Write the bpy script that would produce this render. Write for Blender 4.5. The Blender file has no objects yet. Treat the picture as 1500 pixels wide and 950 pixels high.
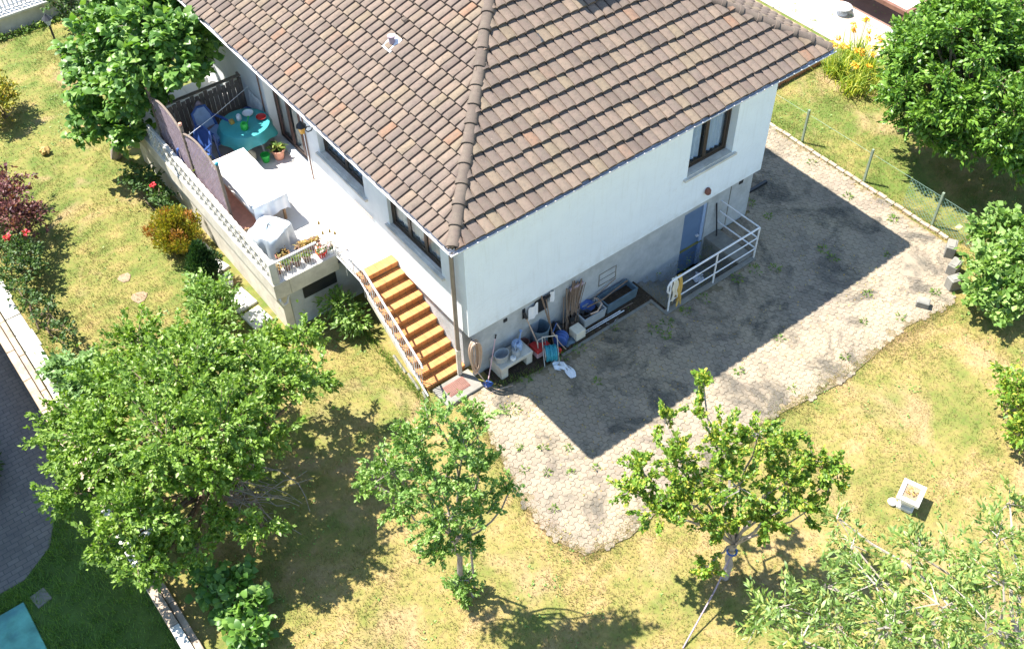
import bpy, math, random
import numpy as np
from mathutils import Vector, Matrix

sc = bpy.context.scene
# ------------------------------------------------------------------ camera
cam = bpy.data.cameras.new('camera'); cam_o = bpy.data.objects.new('camera', cam)
sc.collection.objects.link(cam_o); sc.camera = cam_o
cam.sensor_width = 36.0; cam.lens = 36.0 * 1539.07 / 1500.0; cam.clip_end = 2000; cam.clip_start = .1
YAW, PITCH, ROLL = .6432, .8331, -.0203
_f = Vector((math.cos(PITCH) * math.sin(YAW), math.cos(PITCH) * math.cos(YAW), -math.sin(PITCH)))
_r = _f.cross(Vector((0, 0, 1))).normalized(); _u = _r.cross(_f)
_r2 = _r * math.cos(ROLL) + _u * math.sin(ROLL); _u2 = -_r * math.sin(ROLL) + _u * math.cos(ROLL)
cam_o.matrix_world = Matrix(((_r2.x, _u2.x, -_f.x, -7.527), (_r2.y, _u2.y, -_f.y, -11.454),
                             (_r2.z, _u2.z, -_f.z, 16.802), (0, 0, 0, 1)))
# ------------------------------------------------------------------ sky, sun, exposure
SUN = Vector((-1.40, 2.29, 4.596)).normalized()          # towards the sun
w = bpy.data.worlds.new('World'); sc.world = w; w.use_nodes = True
nt = w.node_tree; bg = nt.nodes['Background']
sky = nt.nodes.new('ShaderNodeTexSky'); sky.sky_type = 'NISHITA'; sky.sun_disc = False
sky.sun_elevation = math.asin(SUN.z); sky.sun_rotation = math.atan2(SUN.x, SUN.y)
sky.air_density = 1.3; sky.dust_density = .25; sky.ozone_density = 2.5
nt.links.new(sky.outputs[0], bg.inputs[0]); bg.inputs[1].default_value = .10
sl = bpy.data.lights.new('sun', 'SUN'); sl.energy = 5.0; sl.angle = math.radians(.53); sl.color = (1, .955, .88)
so = bpy.data.objects.new('sun', sl); sc.collection.objects.link(so)
so.rotation_euler = SUN.to_track_quat('Z', 'Y').to_euler(); so.location = (-6, 10, 25)
vs = sc.view_settings; vs.view_transform = 'Standard'; vs.look = 'None'; vs.gamma = 1; vs.use_curve_mapping = False
vs.exposure = 1.65
sc.cycles.max_bounces = 6; sc.cycles.diffuse_bounces = 3; sc.cycles.glossy_bounces = 3
sc.cycles.transmission_bounces = 6; sc.cycles.transparent_max_bounces = 8

rng = np.random.default_rng(7); random.seed(7)
COL = sc.collection
# ------------------------------------------------------------------ helpers
def tag(o, label=None, cat=None, group=None, kind=None):
    if label: o['label'] = label
    if cat: o['category'] = cat
    if group: o['group'] = group
    if kind: o['kind'] = kind
    return o

def thing(name, label, cat, loc=(0, 0, 0), rz=0, group=None):
    o = bpy.data.objects.new(name, None); COL.objects.link(o)
    o.location = loc; o.rotation_euler = (0, 0, rz); o.empty_display_size = .1
    return tag(o, label, cat, group)

def link(name, me, parent=None, mat=None):
    o = bpy.data.objects.new(name, me); COL.objects.link(o)
    if parent: o.parent = parent
    if mat and len(me.materials) == 0: me.materials.append(mat)
    return o

def copy_tree(o, parent=None):
    c = o.copy(); COL.objects.link(c); c.parent = parent
    for ch in list(o.children): copy_tree(ch, c)
    return c

class MB:
    """collects shapes of one mesh"""
    def __init__(s): s.v = []; s.f = []
    def add(s, vs, fs):
        n = len(s.v); s.v += [tuple(v) for v in vs]; s.f += [tuple(i + n for i in f) for f in fs]; return s
    def box(s, x0, x1, y0, y1, z0, z1, b=0.0, rz=0, c=None):
        vs = [(x, y, z) for z in (z0, z1) for y in (y0, y1) for x in (x0, x1)]
        if b > 0:   # bevelled upper and vertical edges
            vs = []
            for z, k in ((z0, 0), (z1 - b, 0), (z1, b)):
                q = [(x0 + k, y0 + k), (x1 - k, y0 + k), (x1 - k, y1 - k), (x0 + k, y1 - k)]
                d = b
                for (px, py), (sx, sy) in zip(q, ((1, 1), (-1, 1), (-1, -1), (1, -1))):
                    vs += ([(px + sx * d, py, z), (px, py + sy * d, z)] if sx * sy < 0 else [(px, py + sy * d, z), (px + sx * d, py, z)])
            fs = [tuple(range(7, -1, -1)), tuple(range(16, 24))]
            for l in (0, 8):
                fs += [(l + i, l + (i + 1) % 8, l + 8 + (i + 1) % 8, l + 8 + i) for i in range(8)]
        else:
            fs = [(0, 2, 3, 1), (4, 5, 7, 6), (0, 1, 5, 4), (2, 6, 7, 3), (0, 4, 6, 2), (1, 3, 7, 5)]
        if rz:
            cx, cy = c if c else ((x0 + x1) / 2, (y0 + y1) / 2); C, S = math.cos(rz), math.sin(rz)
            vs = [(cx + (x - cx) * C - (y - cy) * S, cy + (x - cx) * S + (y - cy) * C, z) for x, y, z in vs]
        return s.add(vs, fs)
    def tube(s, pts, r, n=6, closed=False, caps=True):
        pts = [Vector(p) for p in pts]; m = len(pts)
        rs = list(r) if hasattr(r, '__len__') else [r] * m
        vs = []; prev = None
        for i, p in enumerate(pts):
            if closed: t = pts[(i + 1) % m] - pts[i - 1]
            else: t = pts[min(i + 1, m - 1)] - pts[max(i - 1, 0)]
            t.normalize()
            if prev is None:
                a = Vector((0, 0, 1)) if abs(t.z) < .9 else Vector((1, 0, 0)); prev = a.cross(t).normalized()
            prev = (prev - t * prev.dot(t)).normalized(); b = t.cross(prev)
            vs += [p + (prev * math.cos(2 * math.pi * k / n) + b * math.sin(2 * math.pi * k / n)) * rs[i] for k in range(n)]
        fs = []
        for i in range(m if closed else m - 1):
            j = (i + 1) % m
            fs += [(i * n + k, i * n + (k + 1) % n, j * n + (k + 1) % n, j * n + k) for k in range(n)]
        if caps and not closed: fs += [tuple(range(n - 1, -1, -1)), tuple((m - 1) * n + k for k in range(n))]
        return s.add(vs, fs)
    def lathe(s, prof, c=(0, 0, 0), n=20, sx=1, sy=1, wob=None):
        m = len(prof); vs = []
        for j, (r, z) in enumerate(prof):
            for k in range(n):
                a = 2 * math.pi * k / n; rr = r * (wob(a, j / max(1, m - 1)) if wob else 1)
                vs.append((c[0] + rr * math.cos(a) * sx, c[1] + rr * math.sin(a) * sy, c[2] + z))
        fs = [(j * n + k, j * n + (k + 1) % n, (j + 1) * n + (k + 1) % n, (j + 1) * n + k) for j in range(m - 1) for k in range(n)]
        if prof[0][0] > 1e-4: fs.append(tuple(range(n - 1, -1, -1)))
        if prof[-1][0] > 1e-4: fs.append(tuple((m - 1) * n + k for k in range(n)))
        return s.add(vs, fs)
    def prism(s, poly, z0, z1):
        n = len(poly)
        return s.add([(x, y, z0) for x, y in poly] + [(x, y, z1) for x, y in poly],
                     [tuple(range(n - 1, -1, -1)), tuple(range(n, 2 * n))] + [(k, (k + 1) % n, n + (k + 1) % n, n + k) for k in range(n)])
    def grid(s, fn, nu, nv):
        vs = [fn(i / nu, j / nv) for j in range(nv + 1) for i in range(nu + 1)]
        return s.add(vs, [(j * (nu + 1) + i, j * (nu + 1) + i + 1, (j + 1) * (nu + 1) + i + 1, (j + 1) * (nu + 1) + i) for j in range(nv) for i in range(nu)])
    def mesh(s, name, mat=None, off=(0, 0, 0), smooth=False):
        me = bpy.data.meshes.new(name)
        me.from_pydata([(x - off[0], y - off[1], z - off[2]) for x, y, z in s.v], [], s.f); me.update()
        if smooth:
            me.polygons.foreach_set('use_smooth', [True] * len(me.polygons))
            try: me.set_sharp_from_angle(angle=math.radians(40))
            except Exception: pass
        if mat: me.materials.append(mat)
        return me
    def build(s, name, mat, parent=None, smooth=False):
        """vertices are given in world space; the parent's (unrotated) place is subtracted"""
        off = (0, 0, 0); p = parent
        while p is not None: off = tuple(a + b for a, b in zip(off, p.location)); p = p.parent
        return link(name, s.mesh(name, mat, off, smooth), parent)

def npmesh(name, V, F, mat=None, attrs=None, smooth=False):
    me = bpy.data.meshes.new(name); V = np.ascontiguousarray(V, dtype=np.float32); F = np.ascontiguousarray(F, dtype=np.int32)
    k = F.shape[1]
    me.vertices.add(len(V)); me.vertices.foreach_set('co', V.ravel())
    me.loops.add(F.size); me.loops.foreach_set('vertex_index', F.ravel())
    me.polygons.add(len(F)); me.polygons.foreach_set('loop_start', np.arange(0, F.size, k, dtype=np.int32))
    me.polygons.foreach_set('loop_total', np.full(len(F), k, dtype=np.int32))
    if smooth: me.polygons.foreach_set('use_smooth', np.ones(len(F), dtype=bool))
    for an, av in (attrs or {}).items():
        a = me.attributes.new(an, 'FLOAT', 'POINT'); a.data.foreach_set('value', np.ascontiguousarray(av, dtype=np.float32))
    me.update(calc_edges=True)
    if mat: me.materials.append(mat)
    return me

def single(name, mb, mat, label, cat, group=None, smooth=False, loc=None):
    """a thing of one mesh"""
    o = link(name, mb.mesh(name, mat, loc or (0, 0, 0), smooth))
    if loc: o.location = loc
    return tag(o, label, cat, group)

# ------------------------------------------------------------------ materials
def hexc(h):
    c = [int(h[i:i + 2], 16) / 255 for i in (0, 2, 4)]
    return tuple(x / 12.92 if x <= .04045 else ((x + .055) / 1.055) ** 2.4 for x in c)

class N:
    def __init__(s, name):
        s.m = bpy.data.materials.new(name); s.m.use_nodes = True; s.t = s.m.node_tree
        s.b = s.t.nodes['Principled BSDF']; s.out = s.t.nodes['Material Output']
        s.pos = s.t.nodes.new('ShaderNodeNewGeometry').outputs['Position']
    def node(s, t, **k):
        n = s.t.nodes.new(t)
        for a, b in k.items(): setattr(n, a, b)
        return n
    def set(s, sock, v):
        if hasattr(v, 'is_linked') or isinstance(v, bpy.types.NodeSocket): s.t.links.new(v, sock)
        elif isinstance(v, (tuple, list)) and len(v) == 3 and sock.type == 'RGBA': sock.default_value = (*v, 1)
        else: sock.default_value = v
    def noise(s, scale, detail=3, rough=.55, vec=None, stretch=None, dist=0):
        n = s.node('ShaderNodeTexNoise'); n.inputs['Scale'].default_value = scale; n.inputs['Detail'].default_value = detail
        n.inputs['Roughness'].default_value = rough; n.inputs['Distortion'].default_value = dist
        v = vec or s.pos
        if stretch:
            mp = s.node('ShaderNodeMapping'); mp.inputs['Scale'].default_value = stretch; s.t.links.new(v, mp.inputs['Vector']); v = mp.outputs[0]
        s.t.links.new(v, n.inputs['Vector']); return n.outputs['Fac']
    def ramp(s, fac, stops, interp='LINEAR'):
        r = s.node('ShaderNodeValToRGB'); r.color_ramp.interpolation = interp
        e = r.color_ramp.elements
        while len(e) < len(stops): e.new(.5)
        for q, (p, c) in zip(e, stops):
            q.position = p; q.color = (*c, 1) if not isinstance(c, (int, float)) else (c, c, c, 1)
        s.set(r.inputs[0], fac); return r.outputs[0]
    def mix(s, fac, a, b, mode='MIX'):
        n = s.node('ShaderNodeMix', data_type='RGBA', blend_type=mode)
        s.set(n.inputs[0], fac); s.set(n.inputs[6], a); s.set(n.inputs[7], b); return n.outputs[2]
    def math(s, op, a, b=0, clamp=False):
        n = s.node('ShaderNodeMath', operation=op, use_clamp=clamp); s.set(n.inputs[0], a); s.set(n.inputs[1], b); return n.outputs[0]
    def attr(s, name):
        return s.node('ShaderNodeAttribute', attribute_name=name).outputs['Fac']
    def rnd(s):
        """random number of a single piece, or of each piece of a joined mesh"""
        a = s.math('ADD', s.attr('rnd'), s.node('ShaderNodeObjectInfo').outputs['Random']); return s.math('FRACT', a)
    def bump(s, h, strength, dist=.01):
        n = s.node('ShaderNodeBump'); n.inputs['Strength'].default_value = strength; n.inputs['Distance'].default_value = dist
        s.set(n.inputs['Height'], h); s.t.links.new(n.outputs[0], s.b.inputs['Normal'])
    def fin(s, col, rough=.7, spec=.3, metal=0):
        s.set(s.b.inputs['Base Color'], col); s.set(s.b.inputs['Roughness'], rough)
        s.b.inputs['Specular IOR Level'].default_value = spec; s.b.inputs['Metallic'].default_value = metal
        return s.m

def pm(name, col, rough=.6, var=.18, scale=6, bump=.15, spec=.3, metal=0, dirt=None, dirt_amt=.5):
    """plain painted, plastic, wooden or mineral surface with mottling and wear"""
    if isinstance(col, str): col = hexc(col)
    n = N(name); a = n.noise(scale, 4, .65); lo = tuple(c * (1 - var) for c in col); hi = tuple(min(1, c * (1 + var)) for c in col)
    c = n.ramp(a, [(.3, lo), (.7, hi)])
    if dirt:
        d = n.noise(scale * .37, 5, .7); c = n.mix(n.ramp(d, [(.45, 0.), (.7, dirt_amt)]), c, hexc(dirt) if isinstance(dirt, str) else dirt)
    if bump: n.bump(n.noise(scale * 9, 3, .6), bump, .006)
    return n.fin(c, rough, spec, metal)

def leafmat(name, stops, trans=.35, rough=.5):
    n = N(name); col = n.ramp(n.attr('rnd'), stops)
    patch = n.noise(1.7, 2); col = n.mix(n.ramp(patch, [(.35, .0), (.7, .35)]), col, n.mix(1, col, (1.35, 1.2, .6), 'MULTIPLY'))
    n.fin(col, rough, .35)
    tr = n.node('ShaderNodeBsdfTranslucent'); n.set(tr.inputs[0], n.mix(1, col, (1.5, 1.6, .6), 'MULTIPLY'))
    ms = n.node('ShaderNodeMixShader'); ms.inputs[0].default_value = trans
    n.t.links.new(n.b.outputs[0], ms.inputs[1]); n.t.links.new(tr.outputs[0], ms.inputs[2]); n.t.links.new(ms.outputs[0], n.out.inputs[0])
    return n.m

M = {}

def facade_white(name, lo, hi, amt):
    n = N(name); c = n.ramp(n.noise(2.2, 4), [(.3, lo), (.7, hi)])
    st = n.noise(3, 4, .6, stretch=(4, 4, .35)); c = n.mix(n.ramp(st, [(.52, 0.), (.8, amt)]), c, (.45, .46, .44))
    hair = n.noise(1.1, 6, .75, dist=1.2); c = n.mix(n.ramp(hair, [(.493, 0.), (.5, .22), (.507, 0.)]), c, (.5, .5, .48))
    sp = n.node('ShaderNodeSeparateXYZ'); n.t.links.new(n.pos, sp.inputs[0]); mr = n.node('ShaderNodeMapRange'); n.t.links.new(sp.outputs['Z'], mr.inputs[0]); mr.inputs[1].default_value = 1.75; mr.inputs[2].default_value = 1.4
    c = n.mix(n.math('MULTIPLY', mr.outputs[0], n.ramp(n.noise(4, 5, .7), [(.4, 0.), (.75, .5)])), c, (.42, .41, .37))
    n.bump(n.noise(55, 3, .7), .3, .006); return n.fin(c, .88, .2)
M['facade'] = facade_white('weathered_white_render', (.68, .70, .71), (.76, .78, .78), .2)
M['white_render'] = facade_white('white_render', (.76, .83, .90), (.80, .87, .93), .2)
def basement():
    n = N('rough_grey_render'); c = n.ramp(n.noise(3, 5, .7), [(.3, (.36, .38, .39)), (.7, (.5, .52, .53))])
    d = n.noise(1.3, 5, .7, stretch=(1, 1, .6)); c = n.mix(n.ramp(d, [(.52, 0.), (.75, .5)]), c, (.2, .21, .19))
    n.bump(n.noise(38, 4, .75), .7, .012); return n.fin(c, .95, .15)
M['basement'] = basement()
M['concrete'] = pm('grey_concrete', (.215, .205, .18), .9, .2, 5, .5, .2, dirt=(.16, .15, .12), dirt_amt=.55)
M['pale_concrete'] = pm('pale_concrete', (.58, .54, .46), .9, .14, 4, .4, .2, dirt=(.3, .26, .2), dirt_amt=.4)
M['white_stone'] = pm('white_stone', (.62, .60, .55), .85, .12, 5, .3, .2, dirt=(.3, .27, .22), dirt_amt=.6)
M['coping'] = pm('weathered_coping', (.4, .31, .23), .9, .28, 7, .5, .2, dirt=(.15, .12, .1), dirt_amt=.6)
M['white_metal'] = pm('white_painted_metal', (.74, .74, .75), .45, .08, 9, .05, .4, dirt=(.4, .3, .2), dirt_amt=.25)
M['white_plastic'] = pm('white_plastic', (.76, .77, .78), .4, .04, 6, .02, .4)
M['dark_frame'] = pm('dark_brown_frame', (.05, .035, .025), .45, .25, 12, .1, .4)
M['brown_metal'] = pm('brown_painted_metal', (.16, .09, .07), .5, .15, 9, .05, .4)
M['grey_brown_pipe'] = pm('grey_brown_pipe', (.27, .22, .18), .5, .15, 6, .05, .4, dirt=(.14, .11, .09))
M['zinc'] = pm('pale_gutter', (.66, .65, .66), .5, .1, 5, .05, .4, dirt=(.3, .27, .25), dirt_amt=.35)
M['black'] = pm('black_plastic', (.022, .024, .028), .5, .2, 8, .1, .4)
M['amber'] = pm('amber_glass', (.62, .33, .05), .25, .2, 20, .05, .5)
M['blue_door'] = pm('blue_painted_steel', (.12, .19, .31), .5, .1, 3, .05, .4)
M['blue_plastic'] = pm('blue_plastic', (.045, .10, .30), .38, .12, 6, .03, .45)
M['light_blue'] = pm('faded_blue_plastic', (.30, .40, .58), .5, .12, 8, .05, .4)
M['teal'] = pm('teal_plastic', (.03, .25, .32), .45, .2, 10, .05, .4)
M['teal_cloth'] = pm('turquoise_oilcloth', (.06, .36, .36), .35, .1, 5, .08, .5)
M['green_plastic'] = pm('green_plastic', (.03, .45, .07), .4, .1, 6, .03, .4)
M['red_plastic'] = pm('red_plastic', (.5, .035, .03), .4, .15, 6, .03, .4)
M['pink_plastic'] = pm('pink_plastic', (.66, .42, .44), .55, .1, 6, .03, .35)
M['terracotta'] = pm('salmon_terracotta', (.68, .33, .23), .75, .14, 8, .2, .25)
M['dark_clay'] = pm('dark_clay', (.22, .10, .08), .8, .2, 8, .2, .25)
M['grey_plastic'] = pm('grey_plastic', (.34, .36, .37), .55, .12, 7, .05, .35)
M['slate_plastic'] = pm('slate_plastic', (.10, .15, .19), .55, .2, 7, .08, .35)
M['soil'] = pm('dark_soil', (.055, .04, .028), .95, .4, 14, .8, .1)
M['soil_light'] = pm('brown_soil', (.28, .2, .13), .95, .25, 9, .8, .1)
M['cloth_white'] = pm('white_cotton', (.78, .78, .8), .9, .05, 6, .2, .15)
M['cloth_cream'] = pm('cream_cotton', (.66, .60, .48), .9, .12, 7, .3, .15)
M['cloth_yellow'] = pm('mustard_rag', (.55, .36, .1), .9, .2, 7, .3, .15)
M['tarp'] = pm('silver_tarpaulin', (.50, .55, .59), .42, .12, 4, .1, .5, dirt=(.3, .33, .36))
M['hose_beige'] = pm('beige_hose', (.5, .36, .27), .5, .15, 9, .05, .4)
M['straw'] = pm('dried_plant', (.4, .27, .1), .9, .35, 12, .2, .15)
M['lavender_paint'] = pm('lavender_grey_wood', (.34, .27, .315), .85, .25, 9, .3, .2, dirt=(.2, .15, .16))
M['brown_wall'] = pm('brown_painted_wood', (.17, .085, .06), .7, .2, 5, .2, .3)
M['patio'] = pm('brown_patio_paint', (.22, .13, .105), .8, .2, 1.4, .2, .25)
M['path'] = pm('cream_concrete', (.36, .305, .24), .9, .1, 2, .3, .2, dirt=(.4, .33, .25), dirt_amt=.35)
M['brick'] = pm('orange_brick', (.42, .2, .11), .9, .25, 9, .5, .2)
M['road'] = pm('pale_road', (.33, .31, .30), .9, .12, 3, .3, .2)
M['bronze'] = pm('steel_tube', (.5, .47, .44), .35, .15, 10, .05, .5, .6)
M['wood'] = pm('bare_wood', (.36, .22, .12), .8, .3, 10, .2, .2)
M['green_post'] = pm('green_painted_steel', (.20, .25, .18), .6, .15, 9, .1, .35)
M['wire'] = pm('green_wire', (.15, .25, .2), .5, .1, 9, 0, .35)
M['orange_tile'] = None
def orange_tile():
    n = N('orange_stair_tile'); c = n.ramp(n.noise(7, 4), [(.3, (.42, .165, .05)), (.7, (.55, .25, .085))])
    br = n.node('ShaderNodeTexBrick'); br.offset = 0
    mp = n.node('ShaderNodeMapping'); n.t.links.new(n.pos, mp.inputs[0]); mp.inputs['Location'].default_value = (.03, 0, 0)
    n.t.links.new(mp.outputs[0], br.inputs['Vector']); br.inputs['Scale'].default_value = 1
    br.inputs['Brick Width'].default_value = .145; br.inputs['Row Height'].default_value = 10; br.inputs['Mortar Size'].default_value = .005
    c = n.mix(br.outputs['Fac'], c, (.22, .11, .05)); c = n.mix(n.ramp(n.noise(5, 5, .7), [(.5, 0.), (.75, .45)]), c, (.25, .14, .08)); return n.fin(c, .55, .35)
M['orange_tile'] = orange_tile()
def bark(name, a, b):
    n = N(name); c = n.ramp(n.noise(14, 5, .7, stretch=(1, 1, .3)), [(.3, a), (.7, b)]); n.bump(n.noise(45, 4, .7), .6, .01); return n.fin(c, .9, .2)
M['bark'] = bark('brown_bark', (.09, .065, .045), (.24, .18, .13))
M['bark_pale'] = bark('pale_bark', (.24, .2, .17), (.46, .4, .35))
M['bark_grey'] = bark('grey_bark', (.16, .13, .11), (.36, .31, .27))
def oldwood(name, a, b):
    n = N(name); c = n.ramp(n.noise(9, 5, .7, stretch=(6, 6, .5)), [(.25, a), (.75, b)])
    r = n.rnd(); c = n.mix(n.math('MULTIPLY', r, .5), c, n.mix(1, c, (.55, .5, .5), 'MULTIPLY')); n.bump(n.noise(40, 3, .7), .4, .006); return n.fin(c, .9, .15)
M['old_wood'] = oldwood('weathered_board', (.12, .095, .08), (.33, .27, .22))
M['stick_wood'] = oldwood('bare_stick', (.14, .09, .06), (.36, .27, .2))
def glass():
    n = N('window_glass'); n.fin((.03, .04, .045), .03, .9)
    tr = n.node('ShaderNodeBsdfTransparent'); tr.inputs[0].default_value = (.95, .97, .97, 1)
    ms = n.node('ShaderNodeMixShader')
    lw = n.node('ShaderNodeLayerWeight'); lw.inputs[0].default_value = .5
    f = n.math('ADD', n.math('MULTIPLY', n.math('POWER', lw.outputs['Facing'], 3), .6), .14, True)
    n.set(ms.inputs[0], f); n.t.links.new(tr.outputs[0], ms.inputs[1]); n.t.links.new(n.b.outputs[0], ms.inputs[2]); n.t.links.new(ms.outputs[0], n.out.inputs[0])
    return n.m
M['glass'] = glass()
M['curtain'] = pm('blue_voile', (.5, .62, .78), .9, .1, 5, .1, .1)
M['curtain_white'] = pm('white_voile', (.8, .78, .7), .9, .1, 5, .1, .1)
M['interior'] = pm('room_wall', (.6, .58, .52), .9, .1, 2, 0, .1)

def tile_mat(name, stops, orange):
    n = N(name); r = n.rnd()
    c = n.ramp(r, stops)
    lich = n.noise(9, 5, .75); c = n.mix(n.ramp(lich, [(.42, .0), (.72, .55)]), c, (0.146, 0.127, 0.093))
    drk = n.noise(3.2, 4, .65); c = n.mix(n.ramp(drk, [(.45, 0.), (.75, .42)]), c, (0.066, 0.054, 0.046))
    strk = n.noise(14, 5, .7); c = n.mix(n.ramp(strk, [(.48, 0.), (.7, .5)]), c, (0.077, 0.064, 0.054))
    spot = n.noise(52, 2, .5); c = n.mix(n.ramp(spot, [(.70, 0.), (.78, .7)]), c, (0.323, 0.299, 0.253))
    big = n.noise(.7, 3, .5); c = n.mix(n.ramp(big, [(.66, 0.), (.74, orange)]), c, (0.215, 0.123, 0.077))
    n.bump(n.noise(60, 4, .7), .5, .004); return n.fin(c, .88, .2)
M['tile'] = tile_mat('weathered_roof_tile', [(0, (0.119, 0.089, 0.075)), (.2, (0.151, 0.113, 0.091)), (.4, (0.179, 0.132, 0.104)), (.6, (0.139, 0.106, 0.090)), (.78, (0.200, 0.147, 0.111)), (.88, (0.183, 0.141, 0.096)), (.965, (0.163, 0.120, 0.096)), (.985, (0.204, 0.122, 0.082)), (1, (0.212, 0.122, 0.078))], .18)
M['ridge'] = tile_mat('ridge_tile', [(0, (0.104, 0.080, 0.066)), (.5, (0.127, 0.098, 0.080)), (1, (0.142, 0.110, 0.088))], .0)
def paver_mat():
    n = N('concrete_paver'); r = n.rnd()
    c = n.ramp(r, [(0, (.195, .16, .122)), (.4, (.235, .195, .148)), (.7, (.27, .222, .165)), (1, (.225, .178, .138))])
    big = n.noise(.45, 4, .6); c = n.mix(n.ramp(big, [(.42, 0.), (.64, .7)]), c, (.345, .275, .185))
    st = n.noise(.9, 5, .68, dist=.6); c = n.mix(n.ramp(st, [(.50, 0.), (.63, .8)]), c, (.06, .058, .05))
    fine = n.noise(24, 4, .7); c = n.mix(n.ramp(fine, [(.5, 0.), (.8, .35)]), c, (.42, .37, .3))
    n.bump(n.noise(70, 3, .7), .5, .004); return n.fin(c, .92, .15)
M['paver'] = paver_mat()
M['bed_sand'] = pm('sandy_joint', (.24, .19, .125), .95, .3, 5, .6, .1, dirt=(.09, .08, .045), dirt_amt=.8)

def lawn_mat(name, blade):
    n = N(name)
    sp = n.node('ShaderNodeSeparateXYZ'); n.t.links.new(n.pos, sp.inputs[0])
    green = n.noise(.55, 4, .62, dist=.3); g2 = n.noise(2.4, 4, .65); mow = n.noise(.9, 3, .6, stretch=(.5, 3.2, 1))
    t = n.math('ADD', n.math('MULTIPLY', green, .52), n.math('ADD', n.math('MULTIPLY', g2, .36), n.math('MULTIPLY', mow, .22)))
    # lusher towards the far upper lawn and beyond the wire fence, dried out beside the yard
    lush = n.math('MULTIPLY', n.math('SUBTRACT', sp.outputs['Y'], 2), .006, False)
    fence = n.math('MULTIPLY', n.math('GREATER_THAN', sp.outputs['X'], 11.3), .075)
    t = n.math('ADD', n.math('ADD', t, .022), n.math('ADD', n.math('MINIMUM', n.math('MAXIMUM', lush, -.03), .035), fence))
    if blade:
        t = n.math('ADD', t, n.math('MULTIPLY', n.math('SUBTRACT', n.attr('rnd'), .5), .30))
    c = n.ramp(t, [(.36, (.335, .23, .125)), (.44, (.325, .24, .108)), (.51, (.27, .215, .074)), (.59, (.19, .188, .05)), (.70, (.10, .145, .028))])
    bare = n.noise(.62, 4, .6, dist=.5); c = n.mix(n.ramp(bare, [(.56, 0.), (.68, .7)]), c, (0.350, 0.239, 0.133))
    if not blade:
        soil = n.noise(11, 4, .7); c = n.mix(n.ramp(soil, [(.45, 0.), (.75, .6)]), c, (0.148, 0.095, 0.048))
        n.bump(n.noise(40, 4, .75), .9, .02)
    n.fin(c, .85, .15)
    if blade:
        tr = n.node('ShaderNodeBsdfTranslucent'); n.set(tr.inputs[0], c)
        ms = n.node('ShaderNodeMixShader'); ms.inputs[0].default_value = .25
        n.t.links.new(n.b.outputs[0], ms.inputs[1]); n.t.links.new(tr.outputs[0], ms.inputs[2]); n.t.links.new(ms.outputs[0], n.out.inputs[0])
    return n.m
M['lawn'] = lawn_mat('dry_lawn', False); M['blade'] = lawn_mat('grass_blade', True)
M['green_lawn'] = pm('green_lawn', (.07, .12, .03), .9, .3, 3, .8, .1)
def drive_mat():
    n = N('old_sett_drive'); br = n.node('ShaderNodeTexBrick'); n.t.links.new(n.pos, br.inputs['Vector']); br.inputs['Scale'].default_value = 1
    br.inputs['Brick Width'].default_value = .22; br.inputs['Row Height'].default_value = .11; br.inputs['Mortar Size'].default_value = .008
    br.inputs['Color1'].default_value = (.165, .155, .14, 1); br.inputs['Color2'].default_value = (.2, .188, .17, 1); br.inputs['Mortar'].default_value = (.10, .10, .10, 1)
    c = n.mix(n.ramp(n.noise(3, 5, .7), [(.4, 0.), (.7, .6)]), br.outputs['Color'], (.1, .1, .1)); n.bump(n.noise(40, 3, .7), .5, .006); return n.fin(c, .9, .2)
M['asphalt'] = drive_mat()
M['teal_slab'] = pm('teal_painted_concrete', (.11, .34, .28), .6, .3, 3, .3, .3, dirt=(.06, .17, .22), dirt_amt=.9)

# ------------------------------------------------------------------ the ground
WALL_X = -7.2; LOW = -.6
WELL = (4.55, 6.75, -1.0, .10); WELLZ = -.75
def ground():
    xs = sorted([-260, -60, -20, WALL_X, 4.55, 6.75, 30, 80, 260]); ys = sorted([-260, -60, -20, -1.0, .10, 30, 80, 260])
    V = []; F = []
    for x0, x1 in zip(xs[:-1], xs[1:]):
        for y0, y1 in zip(ys[:-1], ys[1:]):
            if x0 == 4.55 and y0 == -1.0: continue
            z = LOW if x1 <= WALL_X else 0; k = len(V)
            V += [(x0, y0, z), (x1, y0, z), (x1, y1, z), (x0, y1, z)]; F.append((k, k + 1, k + 2, k + 3))
    k = len(V); V += [(WALL_X, -260, LOW), (WALL_X, 260, LOW), (WALL_X, 260, 0), (WALL_X, -260, 0)]; F.append((k, k + 1, k + 2, k + 3))
    mb = MB().add(V, F); return tag(mb.build('ground', M['lawn']), kind='structure')
ground()
def sheet(name, poly, z, mat, th=.0):
    mb = MB().add([(x, y, z) for x, y in poly], [tuple(range(len(poly)))])
    return tag(mb.build(name, mat), kind='structure')
sheet('neighbour_driveway', [(-30, 2.0), (-9.0, 1.75), (-8.35, 2.15), (-7.72, 3.3), (-7.5, 4.4), (WALL_X, 5.2), (WALL_X, 30), (-30, 30)], LOW + .008, M['asphalt'])
sheet('neighbour_lawn', [(-30, -40), (WALL_X, -40), (WALL_X, 5.2), (-7.5, 4.4), (-7.72, 3.3), (-8.35, 2.15), (-9.0, 1.75), (-30, 2.0)], LOW + .004, M['green_lawn'])
sheet('road', [(-60, 20.6), (60, 20.6), (60, 26), (-60, 26)], .008, M['road'])
sheet('pavement', [(-60, 19.45), (60, 19.45), (60, 20.6), (-60, 20.6)], .012, M['path'])

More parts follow.
